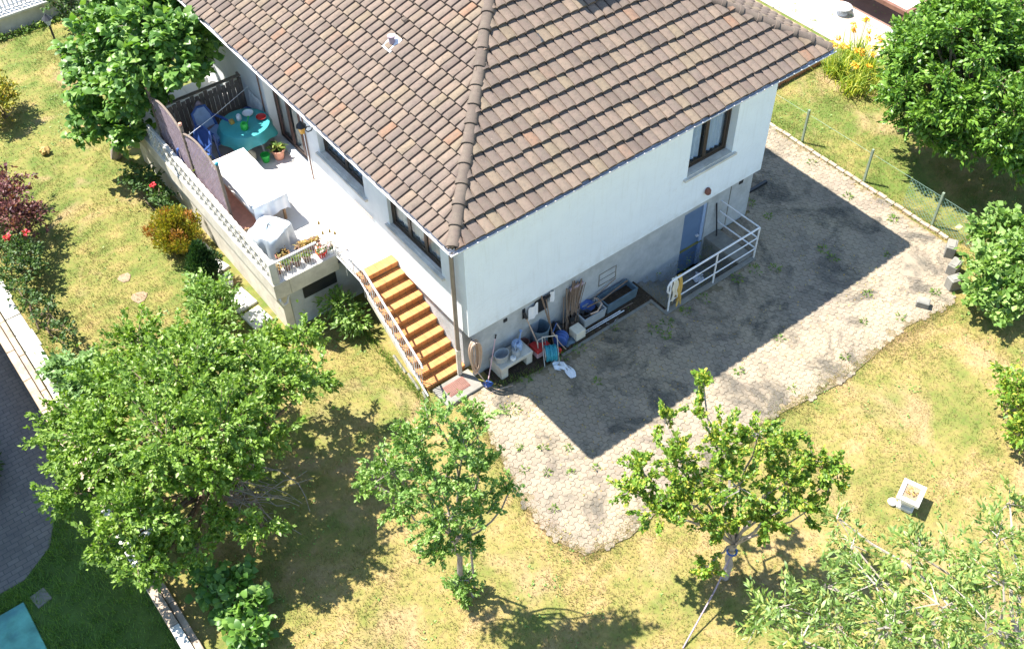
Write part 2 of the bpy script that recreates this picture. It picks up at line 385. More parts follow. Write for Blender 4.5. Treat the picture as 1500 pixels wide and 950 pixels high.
# ---- paved yard of interlocking three-lobed pavers
def inside(px, py, poly):
    r = False; n = len(poly)
    for i in range(n):
        x0, y0 = poly[i]; x1, y1 = poly[i - 1]
        if (y0 > py) != (y1 > py) and px < (x1 - x0) * (py - y0) / (y1 - y0) + x0: r = not r
    return r
def inside_np(P, poly):
    r = np.zeros(len(P), bool); n = len(poly)
    for i in range(n):
        x0, y0 = poly[i]; x1, y1 = poly[i - 1]
        if y0 == y1: continue
        r ^= ((y0 > P[:, 1]) != (y1 > P[:, 1])) & (P[:, 0] < (x1 - x0) * (P[:, 1] - y0) / (y1 - y0) + x0)
    return r
YARD = [(.12, -.25), (-.32, -.28), (-.45, -1.0), (-.72, -2.0), (-.98, -3.0), (-1.0, -3.9), (-.78, -4.5), (0.1, -4.72), (2, -4.5), (4, -4.42), (6, -4.72), (8.2, -4.55), (9.6, -4.75),
        (10.2, -4.1), (11.0, -3.7), (11.1, 1), (11.05, 11), (8.5, 11), (8.3, .1), (7.2, .05), (7.2, -1.12), (4.42, -1.12), (4.42, -.62), (1.3, -.62), (.5, -.5)]
yard = tag(MB().add([(x, y, .0235) for x, y in YARD], [tuple(range(len(YARD)))]).build('paved_yard', M['bed_sand']), kind='structure')
def hexpts(q, r, a):
    cx = a * math.sqrt(3) * (q + r / 2); cy = a * 1.5 * r
    return [(cx + a * math.cos(math.pi / 6 + k * math.pi / 3), cy + a * math.sin(math.pi / 6 + k * math.pi / 3)) for k in range(6)]
def trimer(a):
    edges = {}
    key = lambda p: (round(p[0], 4), round(p[1], 4))
    for q, r in ((0, 0), (1, 0), (0, 1)):
        h = hexpts(q, r, a)
        for i in range(6):
            e = (key(h[i]), key(h[(i + 1) % 6]))
            if (e[1], e[0]) in edges: del edges[(e[1], e[0])]
            else: edges[e] = 1
    nx = {a_: b_ for a_, b_ in edges}; s = next(iter(nx)); out = [s]; c = nx[s]
    while c != s: out.append(c); c = nx[c]
    cx = sum(p[0] for p in out) / len(out); cy = sum(p[1] for p in out) / len(out)
    return [(p[0] - cx, p[1] - cy) for p in out]
A = .060
tri = trimer(A)
def shrink(poly, d):
    out = []; n = len(poly)
    for i in range(n):
        p0, p, p1 = (Vector(poly[i - 1]), Vector(poly[i]), Vector(poly[(i + 1) % n]))
        e0 = (p - p0).normalized(); e1 = (p1 - p).normalized()
        n0 = Vector((-e0.y, e0.x)); n1 = Vector((-e1.y, e1.x)); b = (n0 + n1).normalized()
        out.append(tuple(p + b * d / max(.5, b.dot(n0))))
    return out
pin = shrink(tri, .0025); pin2 = shrink(tri, .007); nP = len(pin)
pv = [(x, y, 0) for x, y in pin] + [(x, y, .022) for x, y in pin] + [(x, y, .027) for x, y in pin2]
pf = [(k, (k + 1) % nP, nP + (k + 1) % nP, nP + k) for k in range(nP)] + [(nP + k, nP + (k + 1) % nP, 2 * nP + (k + 1) % nP, 2 * nP + k) for k in range(nP)] + [tuple(2 * nP + k for k in range(nP))]
paver_me = bpy.data.meshes.new('paver'); paver_me.from_pydata(pv, [], pf); paver_me.materials.append(M['paver'])
spots = []
TH = .02
for i in range(-90, 190):
    for j in range(-110, 110):
        q, r = i * 1 + j * 2, i * 1 - j * 1
        x = A * math.sqrt(3) * (q + r / 2); y = A * 1.5 * r
        x, y = x * math.cos(TH) - y * math.sin(TH) + 4, x * math.sin(TH) + y * math.cos(TH) - 2
        jx, jy = random.gauss(0, .09), random.gauss(0, .09)
        if -1.2 < x < 11.2 and -5 < y < 4.2 and inside(x, y, YARD) and inside(x + jx, y + jy, YARD): spots.append((x, y))
camp = np.array([-7.527, -11.454, 16.802])
# the 300 that lie largest and clear in view: round the clear middle of the yard
spots.sort(key=lambda p: (p[0] - 1.6) ** 2 + (p[1] + 2.3) ** 2 * 1.3)
for x, y in spots[:300]:
    o = link('paver', paver_me, yard); o.location = (x, y, .006 + random.uniform(-.002, .003)); o.rotation_euler = (random.gauss(0, .01), random.gauss(0, .01), TH + random.gauss(0, .008))
V = []; F = []; at = []
mb = MB()
for x, y in spots[300:]:
    dz = random.uniform(-.002, .003); ca, sa = math.cos(TH), math.sin(TH); tx, ty = random.gauss(0, .01), random.gauss(0, .01)
    mb.add([(x + a * ca - b * sa, y + a * sa + b * ca, .006 + dz + c + tx * a + ty * b) for a, b, c in pv], pf); at += [random.random()] * len(pv)
o = mb.build('paver_field', M['paver'], yard); o['kind'] = 'stuff'
o.data.attributes.new('rnd', 'FLOAT', 'POINT').data.foreach_set('value', at)

# earth strip with a kerb along the basement, and the cellar steps
sheet('earth_strip', [(.35, .08), (.35, -.5), (1.3, -.6), (4.42, -.6), (4.42, -1.1), (4.54, -1.1), (4.54, .08)], .032, M['soil'])
kb = tag(MB().box(1.9, 4.4, -.64, -.57, 0, .045, .008).build('kerb', M['concrete']), kind='structure')
MB().box(4.40, 4.47, -1.12, -.57, 0, .05, .008).build('kerb_return', M['concrete'], kb)
well = thing('cellar_stairwell', 'sunken concrete stairwell with steps down to the blue cellar door', 'stairwell', (5.6, -.45, 0))
x0, x1, y0, y1 = WELL
MB().box(x0 - .12, x1 + .45, y0 - .12, y0, WELLZ - .1, .06, .008).build('side_wall', M['concrete'], well)
MB().box(x1, x1 + .45, y0 + .003, y1 - .003, WELLZ - .1, .09, .008).build('end_wall', M['concrete'], well)
MB().box(x0 + .003, x1 - .003, y0 + .003, y1 + .25, WELLZ - .1, WELLZ).build('floor', M['concrete'], well)
for i in range(4):
    MB().box(x0 + .004 + .27 * i, x0 + .27 * (i + 1), y0 + .004, y1 - .004, WELLZ, -.15 * (i + 1) + .02, .006).build('step', M['concrete'], well)

# ------------------------------------------------------------------ the house
L, ZB, ZE, O, TP, W = 8.216, 1.4, 4.6, .612, .532, 12.4       # width, underside of upper wall, eaves, overhang, pitch, depth
house = thing('house', 'white rendered house with a brown tiled hip roof above a grey basement', 'house', (0, 0, 0))
def wall_panel(name, axis, lo, hi, z0, z1, holes, mat, depth=.28, base=0.0, flip=False):
    """outer skin in plane axis=base with openings whose reveals go inwards"""
    us = sorted({lo, hi, *[h[0] for h in holes], *[h[1] for h in holes]}); zs = sorted({z0, z1, *[h[2] for h in holes], *[h[3] for h in holes]})
    P = (lambda u, z, d: (base + d, u, z)) if axis == 'x' else (lambda u, z, d: (u, base + d, z))
    mb = MB()
    for a, b in zip(us[:-1], us[1:]):
        for c, d in zip(zs[:-1], zs[1:]):
            if any(h[0] - 1e-6 <= a and b <= h[1] + 1e-6 and h[2] - 1e-6 <= c and d <= h[3] + 1e-6 for h in holes): continue
            mb.add([P(a, c, 0), P(b, c, 0), P(b, d, 0), P(a, d, 0)], [(0, 1, 2, 3)])
            mb.add([P(a, c, depth), P(b, c, depth), P(b, d, depth), P(a, d, depth)], [(3, 2, 1, 0)])
    for h in holes:
        q = [(h[0], h[2]), (h[1], h[2]), (h[1], h[3]), (h[0], h[3])]
        for i in range(4):
            (u0, w0), (u1, w1) = q[i], q[(i + 1) % 4]
            mb.add([P(u0, w0, 0), P(u1, w1, 0), P(u1, w1, depth), P(u0, w0, depth)], [(0, 1, 2, 3)])
    mb.add([P(lo, z0, 0), P(hi, z0, 0), P(hi, z0, depth), P(lo, z0, depth)], [(0, 1, 2, 3)])
    return mb.build(name, mat, house)
WR = (5.74, 7.08, 2.46, 3.78)
W2 = (.80, 2.62, 2.52, 3.80); W1 = (3.52, 5.32, 2.66, 3.80); DR = (6.02, 7.72, 1.6, 3.80)
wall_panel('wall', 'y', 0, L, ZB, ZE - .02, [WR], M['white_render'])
wall_panel('wall', 'x', .002, W - .002, ZB, ZE - .022, [W2, W1, DR], M['facade'])
MB().box(L - .28, L, .29, W, ZB, ZE - .02).build('wall', M['white_render'], house)
MB().box(.29, L - .29, W - .28, W, ZB, ZE - .02).build('wall', M['white_render'], house)
CD = (5.97, 6.70, WELLZ, 1.18)
wall_panel('basement_wall', 'y', .1, L - .1, -1, ZB + .02, [CD], M['basement'], .3, .10)
MB().box(.103, .38, .403, W - .1, -.2, ZB + .02).build('basement_wall', M['basement'], house)
MB().box(L - .38, L - .103, .403, W - .1, -.2, ZB + .02).build('basement_wall', M['basement'], house)
MB().box(.3, L - .3, .3, W - .3, ZB + .05, ZB + .12).build('floor_slab', M['interior'], house)
MB().box(.4, L - .4, .4, W - .4, -.3, -.2).build('cellar_floor', M['interior'], house)
MB().box(3.0, 3.1, .32, W - .32, ZB + .13, ZE).build('inner_wall', M['interior'], house)
MB().box(.3, 3.0, 2.95, 3.05, ZB + .13, ZE).build('inner_wall', M['interior'], house)
MB().box(3.1, L - .3, 2.6, 2.7, ZB + .13, ZE).build('inner_wall', M['interior'], house)
# dark openings and a sealed hatch in the basement wall
for (hx, hz, ww, hh) in ((.92, 1.12, .09, .09), (7.66, 1.18, .12, .1)):
    MB().box(hx, hx + ww, .085, .103, hz, hz + hh).build('vent_hole', M['black'], house)
hf = MB()
for a in ((3.48, 3.98, .52, .54), (3.48, 3.98, .86, .88), (3.48, 3.50, .54, .86), (3.96, 3.98, .54, .86), (3.5, 3.96, .69, .70)): hf.box(a[0], a[1], .09, .104, a[2], a[3])
hf.build('hatch_frame', M['concrete'], house)
MB().box(7.40, 7.42, .09, .104, .1, 1.3).build('crack_joint', M['concrete'], house)
mb = MB().lathe([(.055, 0), (.07, .02), (.07, .1), (.04, .15)], (6.44, -.05, 1.66), 10)
mb.build('outdoor_lamp', M['dark_clay'], house, True)
# wall recess with stuff (opening in basement wall beside the bins)
MB().box(1.40, 1.47, .086, .104, .9, 1.18).build('vent_hole', M['black'], house)
MB().box(1.72, 2.05, .084, .104, .82, 1.2).build('wall_opening', M['black'], house)

def curtain(mb, P, u0, u1, z0, z1, d, folds):
    n = 40
    pts = [P(u0 + (u1 - u0) * i / n, d + .02 * math.sin(folds * 2 * math.pi * i / n)) for i in range(n + 1)]
    mb.add([(x, y, z0) for x, y in pts] + [(x, y, z1) for x, y in pts], [(i, i + 1, n + 2 + i, n + 1 + i) for i in range(n)])
def window(axis, h, recess, leaves, parent, cur, sill=True, sill_out=.07, name='window', cur_cov=((0, 1),)):
    u0, u1, z0, z1 = h
    B = (lambda mb, a, b, d0, d1, c, d: mb.box(d0, d1, a, b, c, d)) if axis == 'x' else (lambda mb, a, b, d0, d1, c, d: mb.box(a, b, d0, d1, c, d))
    fw = .055; mb = MB(); r0, r1 = recess, recess + .06; e = .002
    B(mb, u0 + e, u1 - e, r0, r1, z0 + e, z0 + fw); B(mb, u0 + e, u1 - e, r0, r1, z1 - fw, z1 - e)
    B(mb, u0 + e, u0 + fw, r0, r1, z0 + fw, z1 - fw); B(mb, u1 - fw, u1 - e, r0, r1, z0 + fw, z1 - fw)
    wo = mb.build(name, M['dark_frame'], parent)
    wid = (u1 - u0 - 2 * fw) / leaves
    for i in range(leaves):
        a, b = u0 + fw + wid * i, u0 + fw + wid * (i + 1); s = .05; mb = MB(); q0, q1 = r0 + .012, r1 - .004
        B(mb, a + .002, b - .002, q0, q1, z0 + fw + .002, z0 + fw + s); B(mb, a + .002, b - .002, q0, q1, z1 - fw - s, z1 - fw - .002)
        B(mb, a + .002, a + s, q0, q1, z0 + fw + s, z1 - fw - s); B(mb, b - s, b - .002, q0, q1, z0 + fw + s, z1 - fw - s)
        mb.build('casement', M['dark_frame'] if name == 'window' else M['brown_metal'], wo)
        mb = MB(); g0, g1, gz0, gz1, gd = a + s - .004, b - s + .004, z0 + fw + s - .004, z1 - fw - s + .004, q0 + .014
        mb.add([((gd, u, z) if axis == 'x' else (u, gd, z)) for u, z in ((g0, gz0), (g1, gz0), (g1, gz1), (g0, gz1))], [(0, 1, 2, 3) if axis == 'y' else (3, 2, 1, 0)]); mb.build('pane', M['glass'], wo)
    P = (lambda u, d: (d, u)) if axis == 'x' else (lambda u, d: (u, d))
    for c0, c1 in cur_cov:
        mb = MB(); curtain(mb, P, u0 + .05 + (u1 - u0 - .1) * c0, u0 + .05 + (u1 - u0 - .1) * c1, z0 + .08, z1 - .02, recess + .115, 9 * (c1 - c0)); mb.build('curtain', cur, wo)
    if sill:
        mb = MB(); B(mb, u0 - .1, u1 + .1, -sill_out, -.003, z0 - .075, z0 - .02); B(mb, u0 + e, u1 - e, -.003, r0 - .004, z0 - .07, z0 + .004)
        mb.build('window_sill', M['white_stone'], wo)
    return wo
window('y', WR, .19, 2, house, M['curtain'], cur_cov=((0, .46), (.62, 1)))
window('x', W2, .07, 3, house, M['curtain_white'], cur_cov=((0, 1),))
window('x', W1, .12, 2, house, M['curtain'], cur_cov=((0, .5), (.6, 1)))
window('x', DR, .2, 3, house, M['curtain_white'], sill=False, name='sliding_door', cur_cov=((.45, .7), (.8, 1)))
# blue cellar door
dr = MB().box(CD[0] + .004, CD[1] - .1, .16, .20, WELLZ + .02, CD[3] - .004).build('door', M['blue_door'], house)
MB().box(CD[0] + .52, CD[0] + .60, .11, .16, .22, .25).build('handle', M['zinc'], dr)
MB().box(CD[1] - .098, CD[1] - .002, .13, .22, WELLZ + .02, CD[3] - .004).build('door_frame', M['light_blue'], house)

# ---- roof
roof = None
ex0, ex1, ey0, ey1 = -O, L + O, -O, W + O
RX = (ex1 - ex0) / 2; RZ = ZE + RX * TP
rp = [(ex0, ey0, ZE), (ex1, ey0, ZE), (ex1, ey1, ZE), (ex0, ey1, ZE), (ex0 + RX, ey0 + RX, RZ), (ex0 + RX, ey1 - RX, RZ)]
roof = MB().add(rp, [(0, 1, 4), (1, 2, 5, 4), (2, 3, 5), (3, 0, 4, 5)]).build('roof', M['brown_wall'], house)
MB().box(ex0 + .1, ex1 - .1, ey0 + .1, ey1 - .1, ZE - .06, ZE - .025).build('soffit', M['white_render'], house)
# gutter: half round trough round the eaves
def gutter(a, b, nrm):
    a, b, nrm = Vector(a), Vector(b), Vector(nrm); mb = MB(); prof = [(math.cos(t), math.sin(t)) for t in np.linspace(math.pi, 2 * math.pi, 9)]
    vs = []
    for p in (a, b):
        for rr in (.06, .052):
            vs += [p + nrm * (.06 + rr * c) + Vector((0, 0, rr * s)) for c, s in prof]
    n = 9; fs = []
    for k in range(n - 1): fs += [(k, k + 1, 2 * n + k + 1, 2 * n + k), (n + k + 1, n + k, 3 * n + k, 3 * n + k + 1)]
    fs += [(0, n, 3 * n, 2 * n), (n - 1, 3 * n - 1, 4 * n - 1, 2 * n - 1)]
    mb.add(vs, fs); mb.tube([a + nrm * .12 + Vector((0, 0, .004)), b + nrm * .12 + Vector((0, 0, .004))], .011, 6)
    mb.build('gutter', M['zinc'], house, True)
gz = ZE - .02
gutter((ex0 - .10, ey0, gz), (ex1 + .10, ey0, gz), (0, -1, 0)); gutter((ex0, ey0 - .05, gz), (ex0, ey1, gz), (-1, 0, 0)); gutter((ex1, ey0 - .05, gz), (ex1, ey1, gz), (1, 0, 0))
MB().tube([(ex0 - .04, ey0 - .04, gz - .05), (ex0 + .0, ey0 + .1, gz - .12), (-.12, .2, gz - .45), (-.10, .27, gz - .62), (-.10, .28, .85)], .045, 10).build('downpipe', M['grey_brown_pipe'], house, True)
MB().tube([(-.10, .28, .86), (-.10, .28, .12)], .055, 10).build('downpipe_foot', M['pale_concrete'], house, True)
for yy in (5.86, 7.86):
    MB().tube([(-.03, yy, 1.6), (-.03, yy, 4.5)], .016, 6).build('awning_pole', M['brown_metal'], house)
# floodlight and lantern
fl = MB().box(-.36, -.2, .28, .46, 3.95, 4.1, .02).build('floodlight', M['black'], house)
MB().tube([(-.2, .37, 4.03), (0, .37, 4.06)], .02, 6).build('bracket', M['bronze'], fl)
lan = MB().lathe([(.05, 0), (.09, .16), (.09, .17)], (-.27, 5.42, 3.25), 6).build('wall_lantern', M['amber'], house)
MB().lathe([(.12, 0), (.11, .02), (.03, .11), (.015, .14)], (-.27, 5.42, 3.421), 6).build('lantern_cap', M['black'], lan)
MB().tube([(0, 5.42, 3.3), (-.06, 5.42, 3.22), (-.14, 5.42, 3.22), (-.2, 5.42, 3.3), (-.14, 5.42, 3.36), (-.08, 5.42, 3.33)], .014, 5).build('bracket', M['black'], lan)

# roof tiles: each slope is laid in courses from the eaves
TW, TG = .212, .334
SL = math.sqrt(1 + TP * TP)
prof = [(0, .024), (.016, .038), (.05, .050), (.10, .055), (.15, .050), (.178, .038), (.188, .004), (.224, .001)]
def tile_verts(clamp=None):
    """tile in slope coordinates: u along the eaves, v up the slope, h off the deck"""
    top = []; 
    for v, lift in ((-.035, .076), (.02, .072), (TG + .02, .006)):
        for u, h in prof:
            uu = u
            if clamp: lo, hi = clamp(v); uu = min(max(u, lo), hi)
            top.append((uu, v, h + lift))
    n = len(prof); lip = []
    for u, h in prof:
        uu = u
        if clamp: lo, hi = clamp(-.035); uu = min(max(u, lo), hi)
        lip.append((uu, -.032, max(h * .35, .003)))
    V = top + lip; F = []
    for j in range(2): F += [(j * n + i, j * n + i + 1, (j + 1) * n + i + 1, (j + 1) * n + i) for i in range(n - 1)]
    F += [(3 * n + i, 3 * n + i + 1, i + 1, i) for i in range(n - 1)]
    a = len(V)      # left lip
    V += [(V[0][0], V[0][1], .004), (V[2 * n][0], V[2 * n][1], .002)]; F += [(a, 0, n, 2 * n, a + 1)]
    return V, F
tv, tf = tile_verts(); tile_me = bpy.data.meshes.new('tile'); tile_me.from_pydata(tv, [], tf); tile_me.materials.append(M['tile'])
tile_me.polygons.foreach_set('use_smooth', [True] * len(tile_me.polygons)); tile_me.set_sharp_from_angle(angle=math.radians(38))
slopes = [ # origin, along eaves, up slope, eaves length, hip shrink at each end
    (Vector((ex0, ey0, ZE)), Vector((1, 0, 0)), Vector((0, 1, TP)).normalized(), ex1 - ex0, RX * SL),
    (Vector((ex0, ey1, ZE)), Vector((0, -1, 0)), Vector((1, 0, TP)).normalized(), ey1 - ey0, RX * SL),
    (Vector((ex1, ey0, ZE)), Vector((0, 1, 0)), Vector((-1, 0, TP)).normalized(), ey1 - ey0, RX * SL),
    (Vector((ex1, ey1, ZE)), Vector((-1, 0, 0)), Vector((0, -1, TP)).normalized(), ex1 - ex0, RX * SL)]
whole = []; cut = MB(); cut_at = []
vent_keep = []
for si, (o0, e, s, ln, tall) in enumerate(slopes):
    nrm = e.cross(s); rows = int(tall / TG) + 1
    for k in range(rows):
        v0 = k * TG - .02
        lo_at = lambda v: max(0, v / SL); hi_at = lambda v: ln - max(0, v / SL)
        off = 0.0
        n0 = int(lo_at(v0) / TW) - 1; n1 = int(hi_at(v0) / TW) + 1
        for i in range(n0, n1 + 1):
            u0 = i * TW + off
            if u0 + TW < lo_at(v0) or u0 > hi_at(v0): continue
            if u0 > hi_at(v0 + TG) - .02 and u0 > hi_at(v0) - .03: continue
            fully = u0 >= lo_at(v0 + TG) and u0 + .224 <= hi_at(v0 + TG) and k < rows - 1
            ju = random.gauss(0, .004); jv = random.gauss(0, .008); jr = random.gauss(0, .014)
            org = o0 + e * (u0 + ju) + s * (v0 + jv)
            if fully: whole.append((si, org, e, s, nrm, jr))
            else:
                cl = lambda v, u0=u0, v0=v0: (lo_at(v0 + v) - u0, max(hi_at(v0 + v) - u0, lo_at(v0 + v) - u0))
                V, F = tile_verts(cl); cut.add([o0 + e * (u0 + a) + s * min(v0 + b, tall) + nrm * c for a, b, c in V], F); cut_at += [random.random()] * len(V)
def seen(o):
    d = np.array(o) - camp; f = np.array(_f); z = d @ f
    x = 750 + 1539 * (d @ np.array(_r2)) / z; y = 475 - 1539 * (d @ np.array(_u2)) / z
    return -5 < x < 1505 and -5 < y < 955
near = sorted([t for t in whole if t[0] < 2 and seen(t[1])], key=lambda t: (Vector(camp) - t[1]).length)[:300]
ids = {id(t) for t in near}
for si, org, e, s, nrm, jr in near:
    o = link('tile', tile_me, roof)
    m = Matrix.Identity(4)
    for r in range(3): m[r][0], m[r][1], m[r][2], m[r][3] = e[r], s[r], nrm[r], org[r]
    o.matrix_local = m @ Matrix.Rotation(jr, 4, 'Z')
for t in whole:
    if id(t) in ids: continue
    si, org, e, s, nrm, jr = t
    cut.add([org + e * (a - jr * b) + s * (b + jr * a) + nrm * c for a, b, c in tv], tf); cut_at += [random.random()] * len(tv)
o = cut.build('tile_field', M['tile'], roof); o['kind'] = 'stuff'
o.data.attributes.new('rnd', 'FLOAT', 'POINT').data.foreach_set('value', cut_at)
o.data.polygons.foreach_set('use_smooth', [True] * len(o.data.polygons)); o.data.set_sharp_from_angle(angle=math.radians(38))
# hip and ridge caps
def cap_mesh():
    mb = MB(); n = 9; Ln = .44; vs = []
    for y, r, dz in ((-.03, .128, .016), (.0, .132, .016), (.05, .130, .014), (.055, .118, .010), (Ln, .108, 0)):
        vs += [(r * math.cos(t), y, r * .82 * math.sin(t) + dz) for t in np.linspace(0, math.pi, n)]
    m = 5; fs = [(j * n + k + 1, j * n + k, (j + 1) * n + k, (j + 1) * n + k + 1) for j in range(m - 1) for k in range(n - 1)]
    fs.append(tuple(range(n))); mb.add(vs, fs); return mb.mesh('ridge_tile', M['ridge'], smooth=True)
cap = cap_mesh()
def caps(a, b, name='ridge_tile'):
    a, b = Vector(a), Vector(b); d = (b - a); n = int(d.length / .40); d.normalize()
    sx = d.cross(Vector((0, 0, 1))).normalized(); up = sx.cross(d)
    for i in range(n):
        o = link(name, cap, roof); p = a + d * (.02 + i * .40) + up * .0; m = Matrix.Identity(4)
        for r in range(3): m[r][0], m[r][1], m[r][2], m[r][3] = sx[r], d[r], up[r], p[r]
        o.matrix_local = m @ Matrix.Rotation(random.gauss(0, .012), 4, 'Z')
up = Vector((0, 0, .03))
for c in range(4):
    caps(Vector(rp[c]) + up, Vector(rp[4 if c < 2 else 5]) + up)
caps(Vector(rp[4]) + up, Vector(rp[5]) + up)
# roof vents and chimney
def slope_z(x): return ZE + TP * (x + O)
mb = MB(); vx, vy = 1.22, 3.78; z = slope_z(vx)
nL = Vector((-TP, 0, 1)).normalized(); sL = Vector((1, 0, TP)).normalized(); eL = Vector((0, 1, 0)); c0 = Vector((vx, vy, z)) + nL * .085
mb.add([c0 + eL * a + sL * b + nL * h for h in (-.03, .01) for a, b in ((-.14, -.17), (.14, -.17), (.14, .17), (-.14, .17))], [(4, 5, 6, 7)] + [(k, (k + 1) % 4, 4 + (k + 1) % 4, 4 + k) for k in range(4)])
vb = mb.build('vent_flashing', M['white_metal'], roof)
MB().lathe([(.06, 0), (.06, .13), (.08, .135), (.08, .165), (.03, .19)], tuple(c0), 14).build('vent_pipe', M['lavender_paint'], vb, True)
for (vx, vy, sl_) in ((1.72, 3.98, 0), (3.13, 1.8, 1)):
    z = slope_z(vx) if sl_ == 0 else ZE + TP * (vy + O)
    mb = MB(); s_ = Vector((1, 0, TP)).normalized() if sl_ == 0 else Vector((0, 1, TP)).normalized(); e_ = Vector((0, -1, 0)) if sl_ == 0 else Vector((1, 0, 0)); n_ = e_.cross(s_)
    c0 = Vector((vx, vy, z)) + n_ * .05
    prf = [c0 + e_ * (.08 * math.cos(t)) + n_ * (.09 * math.sin(t)) - s_ * .1 for t in np.linspace(0, math.pi, 7)]
    back = [c0 + e_ * (.08 * math.cos(t)) + n_ * .02 + s_ * .12 for t in np.linspace(0, math.pi, 7)]
    mb.add(prf + back, [(k, k + 1, 8 + k, 7 + k) for k in range(6)] + [tuple(range(7))])
    mb.build('vent_tile', M['ridge'] if sl_ == 0 else M['black'], roof)
ch = MB().box(3.75, 4.5, 3.0, 3.5, 6.3, 8.25, .02).build('chimney', M['pale_concrete'], roof)
MB().box(3.68, 4.57, 2.93, 3.57, 8.25, 8.33, .01).build('chimney_cap', M['concrete'], ch)

# ------------------------------------------------------------------ terrace and stairs
TZ = 1.6; TX, TY0, TY1 = -2.4, 3.43, 11.0
ter = thing('terrace', 'raised pale terrace along the house with a white fretwork balustrade', 'terrace', (TX / 2, 7, 0))
M['terrace_floor'] = pm('pale_floor_tile', (.66, .62, .58), .6, .06, 2.5, .1, .35)
gx, gy = 6, 19
fl_base = MB().box(TX + .02, -.004, TY0 + .02, TY1, TZ - .06, TZ - .012).build('slab', M['pale_concrete'], ter)
tme = MB().box(0, .393, 0, .393, 0, .011, .003).mesh('floor_tile', M['terrace_floor'])
for i in range(gx):
    for j in range(gy):
        o = link('floor_tile', tme, fl_base); o.location = (Vector((TX + .02 + i * .3963, TY0 + .02 + j * .397, TZ - .0115)) - ter.location)
MB().box(TX, TX + .35, TY0, TY1, 1.18, TZ - .002, .01).build('edge_beam', M['pale_concrete'], ter)
MB().box(TX + .352, -.9, TY0, TY0 + .3, 1.18, TZ - .003, .01).build('edge_beam', M['pale_concrete'], ter)
MB().box(TX + .16, TX + .34, TY0 + .2, TY1, -.1, 1.178).build('supporting_wall', M['pale_concrete'], ter)
MB().box(TX + .345, -.1, TY0 + .16, TY0 + .3, -.1, 1.178).build('supporting_wall', M['basement'], ter)
vw = MB().box(-1.75, -.95, TY0 + .13, TY0 + .158, .72, 1.06).build('cellar_vent', M['black'], ter)
MB().tube([(TX + .05, TY0 + .1, 1.25), (TX + .06, TY0 - .03, 1.15), (TX + .1, TY0 - .03, 1.0), (TX + .22, TY0 + .05, .95), (TX + .3, TY0 + .08, 1.1)], .025, 8).build('drain_pipe', M['zinc'], ter, True)
# fretwork balustrade on the outer edge
bz0, bz1 = TZ + .03, TZ + .52
bal = MB().box(TX + .055, TX + .125, TY0 + .04, 9.3, bz1, bz1 + .04, .008).build('balustrade', M['white_stone'], ter)
MB().box(TX + .02, TX + .16, TY0 + .04, 9.3, TZ - .001, bz0, .006).build('bottom_rail', M['white_stone'], bal)
ringm = MB(); n = 12; rv = []; rf = []
for xx in (-.06, .06):
    for ro in (.107, .080):
        rv += [(xx, ro * math.cos(2 * math.pi * k / n), ro * 1.12 * math.sin(2 * math.pi * k / n)) for k in range(n)]
for k in range(n):
    j = (k + 1) % n
    rf += [(k, j, n + j, n + k), (2 * n + j, 2 * n + k, 3 * n + k, 3 * n + j), (j, k, 2 * n + k, 2 * n + j), (n + k, n + j, 3 * n + j, 3 * n + k)]
ringm.add(rv, rf)
rme = ringm.mesh('fretwork_ring', M['white_stone'])
k = 0; yy = TY0 + .17
while yy < 9.25:
    for zz in (bz0 + .123, bz0 + .365):
        o = link('fretwork_ring', rme, bal); o.location = Vector((TX + .09, yy, zz)) - ter.location
    yy += .215
MB().box(TX + .015, TX + .165, TY0 + .015, TY0 + .14, TZ - .0005, bz1 + .055, .01).build('corner_post', M['white_stone'], bal)
fr = MB().box(TX + .168, -1.28, TY0 + .05, TY0 + .09, TZ + .5, TZ + .535).build('front_railing', M['white_metal'], ter)
for i in range(17):
    x = TX + .2 + i * .054
    MB().tube([(x, TY0 + .07, TZ - .01), (x, TY0 + .07, TZ + .5)], .006, 5).build('bar', M['white_metal'], fr)
for i in range(8):
    x = -1.22 + i * .05
    MB().tube([(x, TY0 + .07, TZ - .01), (x + .01, TY0 + .08, TZ + .36 + .04 * (i % 3))], .006, 5).build('bar', M['white_metal'], fr)

st = thing('garden_stairs', 'orange tiled stairs with a white railing from the terrace to the lawn', 'stairs', (-.43, 1.2, 0))
RISE, RUN, SY = .16, .235, .36
for i in range(9):
    y = SY + RUN * i; z = RISE * (i + 1)
    MB().box(-.86, .095 if i < 9 else 0, y, y + RUN + .03, z - .055, z, .008).build('tread', M['orange_tile'], st)
    MB().box(-.84, .092, y + .02, y + .05, z - RISE + .002, z - .056).build('riser', M['orange_tile'], st)
yl = SY + RUN * 9
MB().box(-.87, -.004, yl - .0, yl + .25, TZ - .12, TZ, .008).build('tread', M['orange_tile'], st)
MB().box(-.88, -.003, yl + .253, TY0 - .002, TZ - .14, TZ - .003, .006).build('landing', M['terrace_floor'], st)
MB().add([(x, y, z) for x in (-.84, .09) for y, z in ((SY + .14, 0), (SY + .14, .02), (yl, TZ - .36), (yl, TZ - .6), (SY + .7, 0))],
         [(0, 1, 2, 3, 4), (9, 8, 7, 6, 5)] + [(k, (k + 1) % 5, 5 + (k + 1) % 5, 5 + k) for k in range(5)]).build('flight', M['pale_concrete'], st)
sl_pts = [(-.93, TY0 - .02, TZ + .02), (-.93, yl, TZ + .0), (-.93, SY + .05, .16), (-.93, SY - .12, .05)]
MB().tube(sl_pts, .018, 6).build('lower_rail', M['white_metal'], st)
hr = [(-.93, TY0 - .02, TZ + .50), (-.93, yl - .2, TZ + .48), (-.93, SY + .02, .92), (-.93, SY - .03, .84)]
MB().tube(hr, .022, 8).build('handrail', M['white_metal'], st)
